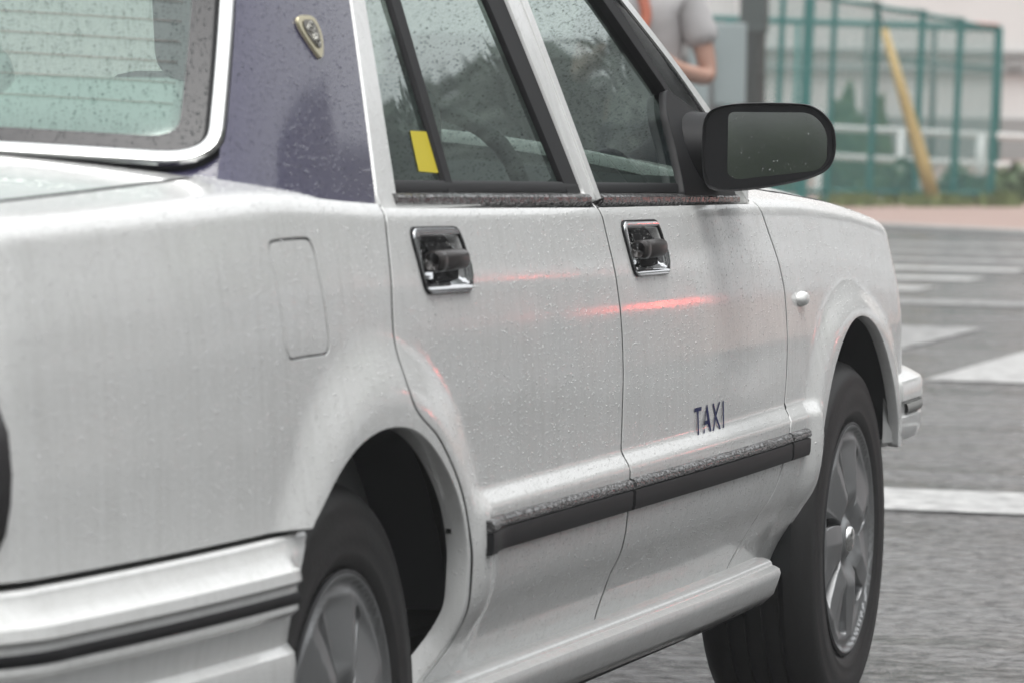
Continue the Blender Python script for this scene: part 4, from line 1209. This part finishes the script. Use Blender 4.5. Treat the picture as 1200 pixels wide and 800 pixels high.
# ---- unseen trees, added so that panes and door mirror reflect something dark
def make_tree(loc_, h, rw_, seed, label, size=.2, cnt=2600, leaf='leaf_green'):
    e = empty('added_tree', loc_); tag(e, label, 'tree', 'unseen trees added for reflections')
    mb = MB(); mb.tube([(0, 0, -.05), (.05, .02, h*.25), (-.04, .05, h*.5), (.02, 0, h*.8)], [.17, .14, .10, .03], 10)
    for k in range(6):
        a = k*1.05+seed; z = h*(.35+.06*k); mb.tube([(0, 0, z), (rw_*.35*math.cos(a), rw_*.35*math.sin(a), z+h*.12), (rw_*.7*math.cos(a), rw_*.7*math.sin(a), z+h*.2)], [.06, .04, .015], 6)
    mb.build('trunk', 'bark', e)
    V, F = leaves(cnt, (rw_, rw_, h*.34), size, seed); V = [v+Vector((0, 0, h*.66)) for v in V]
    put('crown', V, F, leaf, e, False); return e
trees = [((9.4, 22.3, 0), 5.0, 2.0, 1, 'round'), ((15.5, 20, 0), 7.4, 3.0, 4, 'low'),
         ((3.0, -24, 0), 7.5, 3.2, 8, 'first'), ((12.0, -22, 0), 7.6, 3.1, 12, 'last'),
         ((5, 86, 0), 14.4, 5, 31, 'far'), ((9.5, 82, 0), 14.9, 5, 32, 'far'), ((13.0, 84, 0), 15.4, 5, 33, 'far'), ((16.2, 81, 0), 16.6, 5.0, 34, 'far'), ((19, 84, 0), 17.6, 5, 35, 'far'), ((22, 82, 0), 17.9, 5, 36, 'far'), ((26, 83, 0), 17.2, 5.5, 37, 'far'), ((31, 82, 0), 16.6, 6, 38, 'far')]
for p, h, w, sd, wh in trees: make_tree(p, h, w, sd, 'leafy unseen tree, added for its dark reflection in the taxi windows', .20 if wh != 'far' else .45, 4200 if wh != 'far' else 4500, 'leaf_dark' if wh == 'far' else 'leaf_green')
mb = MB(); mb.box((0, 0, 2.2), (34, .25, 4.4)); mb.box((0, 0, 4.45), (34.2, .35, .1))  # unseen wall, added to give the door mirror an even grey
o = mb.build('added_wall', 'building_wall', None, False, bevel=.02); o.location = (6, -31, 0); tag(o, 'long unseen wall behind the photographer, added to grey the door mirror', 'wall')

rg = random.Random(3); yb = -34.0; k = 0  # unseen house row, added to darken the taxi's side and pillar reflection
for wd, ht, mt in ((14, 7.5, 'building_band'), (11, 6.2, 'building_grey'), (13, 8.4, 'building_band'), (12, 6.8, 'building_grey'), (9, 8.2, 'building_grey'), (16, 13.3, 'building_grey'), (10, 12.2, 'building_grey')):
    e = empty('added_house', (19.5, yb+wd/2, 0)); tag(e, ('grey', 'dark', 'tall', 'low', 'plain', 'squat', 'last')[k]+' flat roofed house, unseen, added to darken the taxi side', 'house'); k += 1
    mb = MB(); mb.box((0, 0, ht/2), (7, wd-.3, ht)); mb.build('wall', mt, e, False)
    mb = MB(); mb.box((0, 0, ht+.15), (7.3, wd-.1, .3)); mb.build('roof', 'frame_grey', e, False)
    for r_ in range(2):
        for c_ in range(3):
            mb = MB(); mb.box((-3.52, (c_-1)*wd*.29, 1.5+3.0*r_), (.08, wd*.18, 1.5)); w_ = mb.build('window', 'frame_grey', e, False)
            mb = MB(); mb.box((-3.57, (c_-1)*wd*.29, 1.5+3.0*r_), (.02, wd*.16, 1.3)); mb.build('pane', 'frit', w_, False)
    yb += wd

e = empty('shrub', (6.5, -23.5, 0)); tag(e, 'low unseen bush behind the photographer, added to tint the door mirror', 'shrub')
V, F = leaves(1500, (1.3, .5, .40), .07, 55); put('foliage', [v+Vector((0, 0, .36)) for v in V], F, 'leaf_green', e, False)  # unseen bush, added to put green into the mirror's lower half

# ---- the car stopped ahead in the next lane: its brake lamps streak along the taxi's side
lead = empty('hatchback_car', (3.88, 11.5, 0), rad(-72)); tag(lead, 'grey hatchback with lit brake lamps stopped ahead outside the picture', 'car')
mb = MB(); sec = [(-.80, .25), (-.84, .45), (-.84, .80), (-.80, .95), (-.66, 1.45), (-.50, 1.52), (.50, 1.52), (.66, 1.45), (.80, .95), (.84, .80), (.84, .45), (.80, .25)]
P = []
for (y, k, dzz) in ((0, .94, -.03), (.06, 1.0, 0), (1.2, 1, 0), (2.3, 1, 0), (2.9, .98, -.45), (3.8, .93, -.55)):
    P.append([(x*k, y, max(.25, min(z, z if dzz > -.1 else .95+dzz*.2 if z > .95 else z))) for x, z in sec])
mb.grid(P, close=True); mb.f.append(tuple(range(12))[::-1]); mb.mi.append(0); mb.f.append(tuple(60+i for i in range(12))); mb.mi.append(0)
simple('lead_grey', (.20, .21, .22), .35); mb.build('body', 'lead_grey', lead, True, auto=30)
mb = MB(); mb.grid([[(x*.62, -.012+.0*z, .98+.42*z) for z in (0, 1)] for x in (-1, 0, 1)]); mb.build('rear_window', 'frit', lead)
m = simple('brake_light', (.7, .02, .02), .2); m.b.inputs['Emission Color'].default_value = (1, .06, .04, 1); m.b.inputs['Emission Strength'].default_value = 20.0
mb = MB(); mb.box((-.70, -.015, .80), (.10, .05, .13)); mb.build('brake_lamp', 'brake_light', lead, True, bevel=.01)
mb = MB(); mb.box((.70, -.015, .80), (.10, .05, .13)); mb.build('brake_lamp', 'lamp_red', lead, True, bevel=.01)
mb = MB(); mb.box((0, -.005, 1.44), (.14, .04, .03)); mb.build('high_brake_lamp', 'brake_light', lead, True, bevel=.005)
for sx in (-1, 1):
    for wy in (.75, 3.1):
        mb = MB(); mb.lathe([(.0, .02), (.19, .02), (.20, .0), (.29, .0), (.31, -.03), (.31, -.17), (.2, -.19)], (sx*.82, wy, .31), 32, sgn=sx); mb.build('wheel', 'tyre_rubber', lead, auto=40)

# ================================================================== the passer-by
def skin_mesh(name, joints, bones, mat, parent, sub=2, root=0):
    me = bpy.data.meshes.new(name); me.from_pydata([j[0] for j in joints], bones, []); me.materials.append(MATS[mat])
    o = bpy.data.objects.new(name, me); COL.objects.link(o); o.parent = parent
    md = o.modifiers.new('skin', 'SKIN'); md.use_smooth_shade = True
    if not me.skin_vertices: 
        bm = bmesh.new(); bm.from_mesh(me); bm.verts.layers.skin.verify(); bm.to_mesh(me); bm.free()
    for k, j in enumerate(joints):
        r = j[1]; me.skin_vertices[0].data[k].radius = (r, r) if not isinstance(r, tuple) else r
        me.skin_vertices[0].data[k].use_root = (k == root)
    s2 = o.modifiers.new('sub', 'SUBSURF'); s2.levels = sub; s2.render_levels = sub
    return o
ZP = 19.5
pe = at(831, 97, ZP)                                       # where the bent elbow is
person = empty('person', (0, 0, 0)); tag(person, 'person in grey t-shirt with red strap standing behind the front pillar', 'person')
# local frame: front = -Y', left arm = +X'; elbow of the left arm at local (.27,.02,1.04)
J = [((0, 0, .93), (.145, .105)), ((0, .01, 1.08), (.135, .10)), ((0, .0, 1.25), (.155, .105)), ((0, .01, 1.385), (.09, .07)), ((0, .0, 1.45), (.05, .05)), ((0, -.025, 1.52), (.062, .075)), ((0, -.03, 1.60), (.075, .095)), ((0, -.02, 1.67), (.06, .075)),
     ((.155, .01, 1.365), .062), ((.235, .03, 1.20), .047), ((.268, .02, 1.045), .041), ((.19, -.13, 1.075), .036), ((.10, -.235, 1.15), .027),
     ((-.155, .01, 1.365), .062), ((-.235, .03, 1.20), .047), ((-.268, .02, 1.045), .041), ((-.19, -.13, 1.075), .036), ((-.10, -.235, 1.15), .027),
     ((.085, 0, .85), .085), ((.095, -.01, .49), .058), ((.10, .015, .09), .042), ((.105, -.12, .035), .035),
     ((-.085, 0, .85), .085), ((-.095, -.01, .49), .058), ((-.10, .015, .09), .042), ((-.105, -.12, .035), .035),
     ((.045, -.27, 1.17), .022), ((-.045, -.27, 1.17), .022)]
Bn = [(0, 1), (1, 2), (2, 3), (3, 4), (4, 5), (5, 6), (6, 7), (3, 8), (8, 9), (9, 10), (10, 11), (11, 12), (3, 13), (13, 14), (14, 15), (15, 16), (16, 17), (0, 18), (18, 19), (19, 20), (20, 21), (0, 22), (22, 23), (23, 24), (24, 25), (12, 26), (17, 27)]
skin_mesh('body', J, Bn, 'skin', person)
T = [((0, 0, .74), (.172, .128)), ((0, .01, 1.08), (.162, .122)), ((0, .0, 1.25), (.185, .128)), ((0, .01, 1.385), (.11, .088)), ((.165, .015, 1.36), .085), ((.222, .03, 1.235), .080), ((.242, .032, 1.165), .078), ((-.165, .015, 1.36), .085), ((-.222, .03, 1.235), .080), ((-.242, .032, 1.165), .078)]
skin_mesh('t_shirt', T, [(0, 1), (1, 2), (2, 3), (3, 4), (4, 5), (5, 6), (3, 7), (7, 8), (8, 9)], 'shirt_grey', person)
Tr = [((0, 0, .98), (.150, .110)), ((.09, 0, .80), .10), ((.097, -.01, .49), .075), ((.10, .012, .10), .065), ((-.09, 0, .80), .10), ((-.097, -.01, .49), .075), ((-.10, .012, .10), .065)]
skin_mesh('trousers', Tr, [(0, 1), (1, 2), (2, 3), (0, 4), (4, 5), (5, 6)], 'trousers_dark', person)
mb = MB(); P = []
for t in np.linspace(0, 1, 10):
    th = t*1.9; P.append([(.098*math.sin(th)*math.cos(a), -.022+.118*math.sin(th)*math.sin(a)+.012, 1.62+.118*math.cos(th)-(.05*t*(math.sin(a) > .1))) for a in np.linspace(0, 2*math.pi, 20, endpoint=False)])
mb.grid(P, close=True); mb.build('hair', 'hair_dark', person)
for sx in (-1, 1):
    mb = MB(); mb.lathe([(.0, .012), (.009, .009), (.012, 0)], (sx*.03, -.118, 1.595), 10, axis='y', sgn=-1); mb.build('eye', 'device_black', person)
mb = MB(); mb.tube([(0, -.115, 1.61), (0, -.138, 1.572), (0, -.118, 1.562)], [.009, .015, .010], 8); mb.build('nose', 'skin', person)
for sx in (-1, 1):
    for k in range(5):
        a = (k-2)*.016; L = (.05, .07, .078, .072, .055)[k]
        mb = MB(); b0 = Vector((sx*(.05-.004*k), -.275-.004*k, 1.17+a*.9)); mb.tube([b0, b0+Vector((-sx*.022, -.022, .004)), b0+Vector((-sx*.040, -.012, .004)), b0+Vector((-sx*.048, .006, .002))], [.009, .009, .008, .006], 7); mb.build('finger', 'skin', person)
mb = MB(); path = spline([(-.10, .06, 1.42), (-.06, -.02, 1.47), (.02, -.10, 1.38), (.06, -.150, 1.27), (.03, -.20, 1.18)], 5)
for i in range(len(path)-1):
    a, b = Vector(path[i]), Vector(path[i+1]); d = (b-a).normalized(); n = Vector((0, -1, .3)); w = d.cross(n).normalized()*.022
    k = len(mb.v); mb.add([a-w+n*.02, a+w+n*.02, b+w+n*.02, b-w+n*.02, a-w+n*.013, a+w+n*.013, b+w+n*.013, b-w+n*.013], [(0, 1, 2, 3), (7, 6, 5, 4), (0, 3, 7, 4), (1, 5, 6, 2)])
mb.build('neck_strap', 'strap_red', person)
for sx in (-1, 1):
    cushion('shoe', (sx*.103, -.05, .045), (.09, .25, .09), 'shoe_dark', person, None, .03)
ang = math.atan2(CAM_R.y, CAM_R.x)-rad(18)
person.rotation_euler = (0, 0, ang)
el = Matrix.Rotation(ang, 3, 'Z') @ Vector((.268, .02, 1.04))
person.location = (pe.x-el.x, pe.y-el.y, 0.02)
camobj = empty('hand_camera', person.location); bpy.data.objects.remove(camobj)
mb = MB(); mb.box((0, 0, 0), (.12, .06, .08)); mb.lathe([(.0, -.09), (.026, -.09), (.032, -.08), (.032, -.02)], (0, 0, 0), 20, axis='y')
hc = mb.build('hand_camera', 'device_black', None, True, auto=40); hq = Matrix.Rotation(ang, 3, 'Z') @ Vector((0, -.285, 1.18))
hc.location = person.location+hq; hc.rotation_euler = (0, 0, ang); tag(hc, 'small black camera held at chest height by the person in grey t-shirt', 'camera')

# ================================================================== air full of spray
mb = MB(); mb.box((0, 30, 7.5), (120, 160, 17))
hz = mb.build('haze', None, None, False); tag(hz, kind='stuff')
m = bpy.data.materials.new('spray_air'); m.use_nodes = True; t = m.node_tree
t.nodes.remove(t.nodes['Principled BSDF']); pv = t.nodes.new('ShaderNodeVolumePrincipled')
pv.inputs['Color'].default_value = (.95, .96, .97, 1); pv.inputs['Density'].default_value = .0028; pv.inputs['Anisotropy'].default_value = .2
t.links.new(pv.outputs[0], t.nodes['Material Output'].inputs['Volume']); hz.data.materials.append(m)
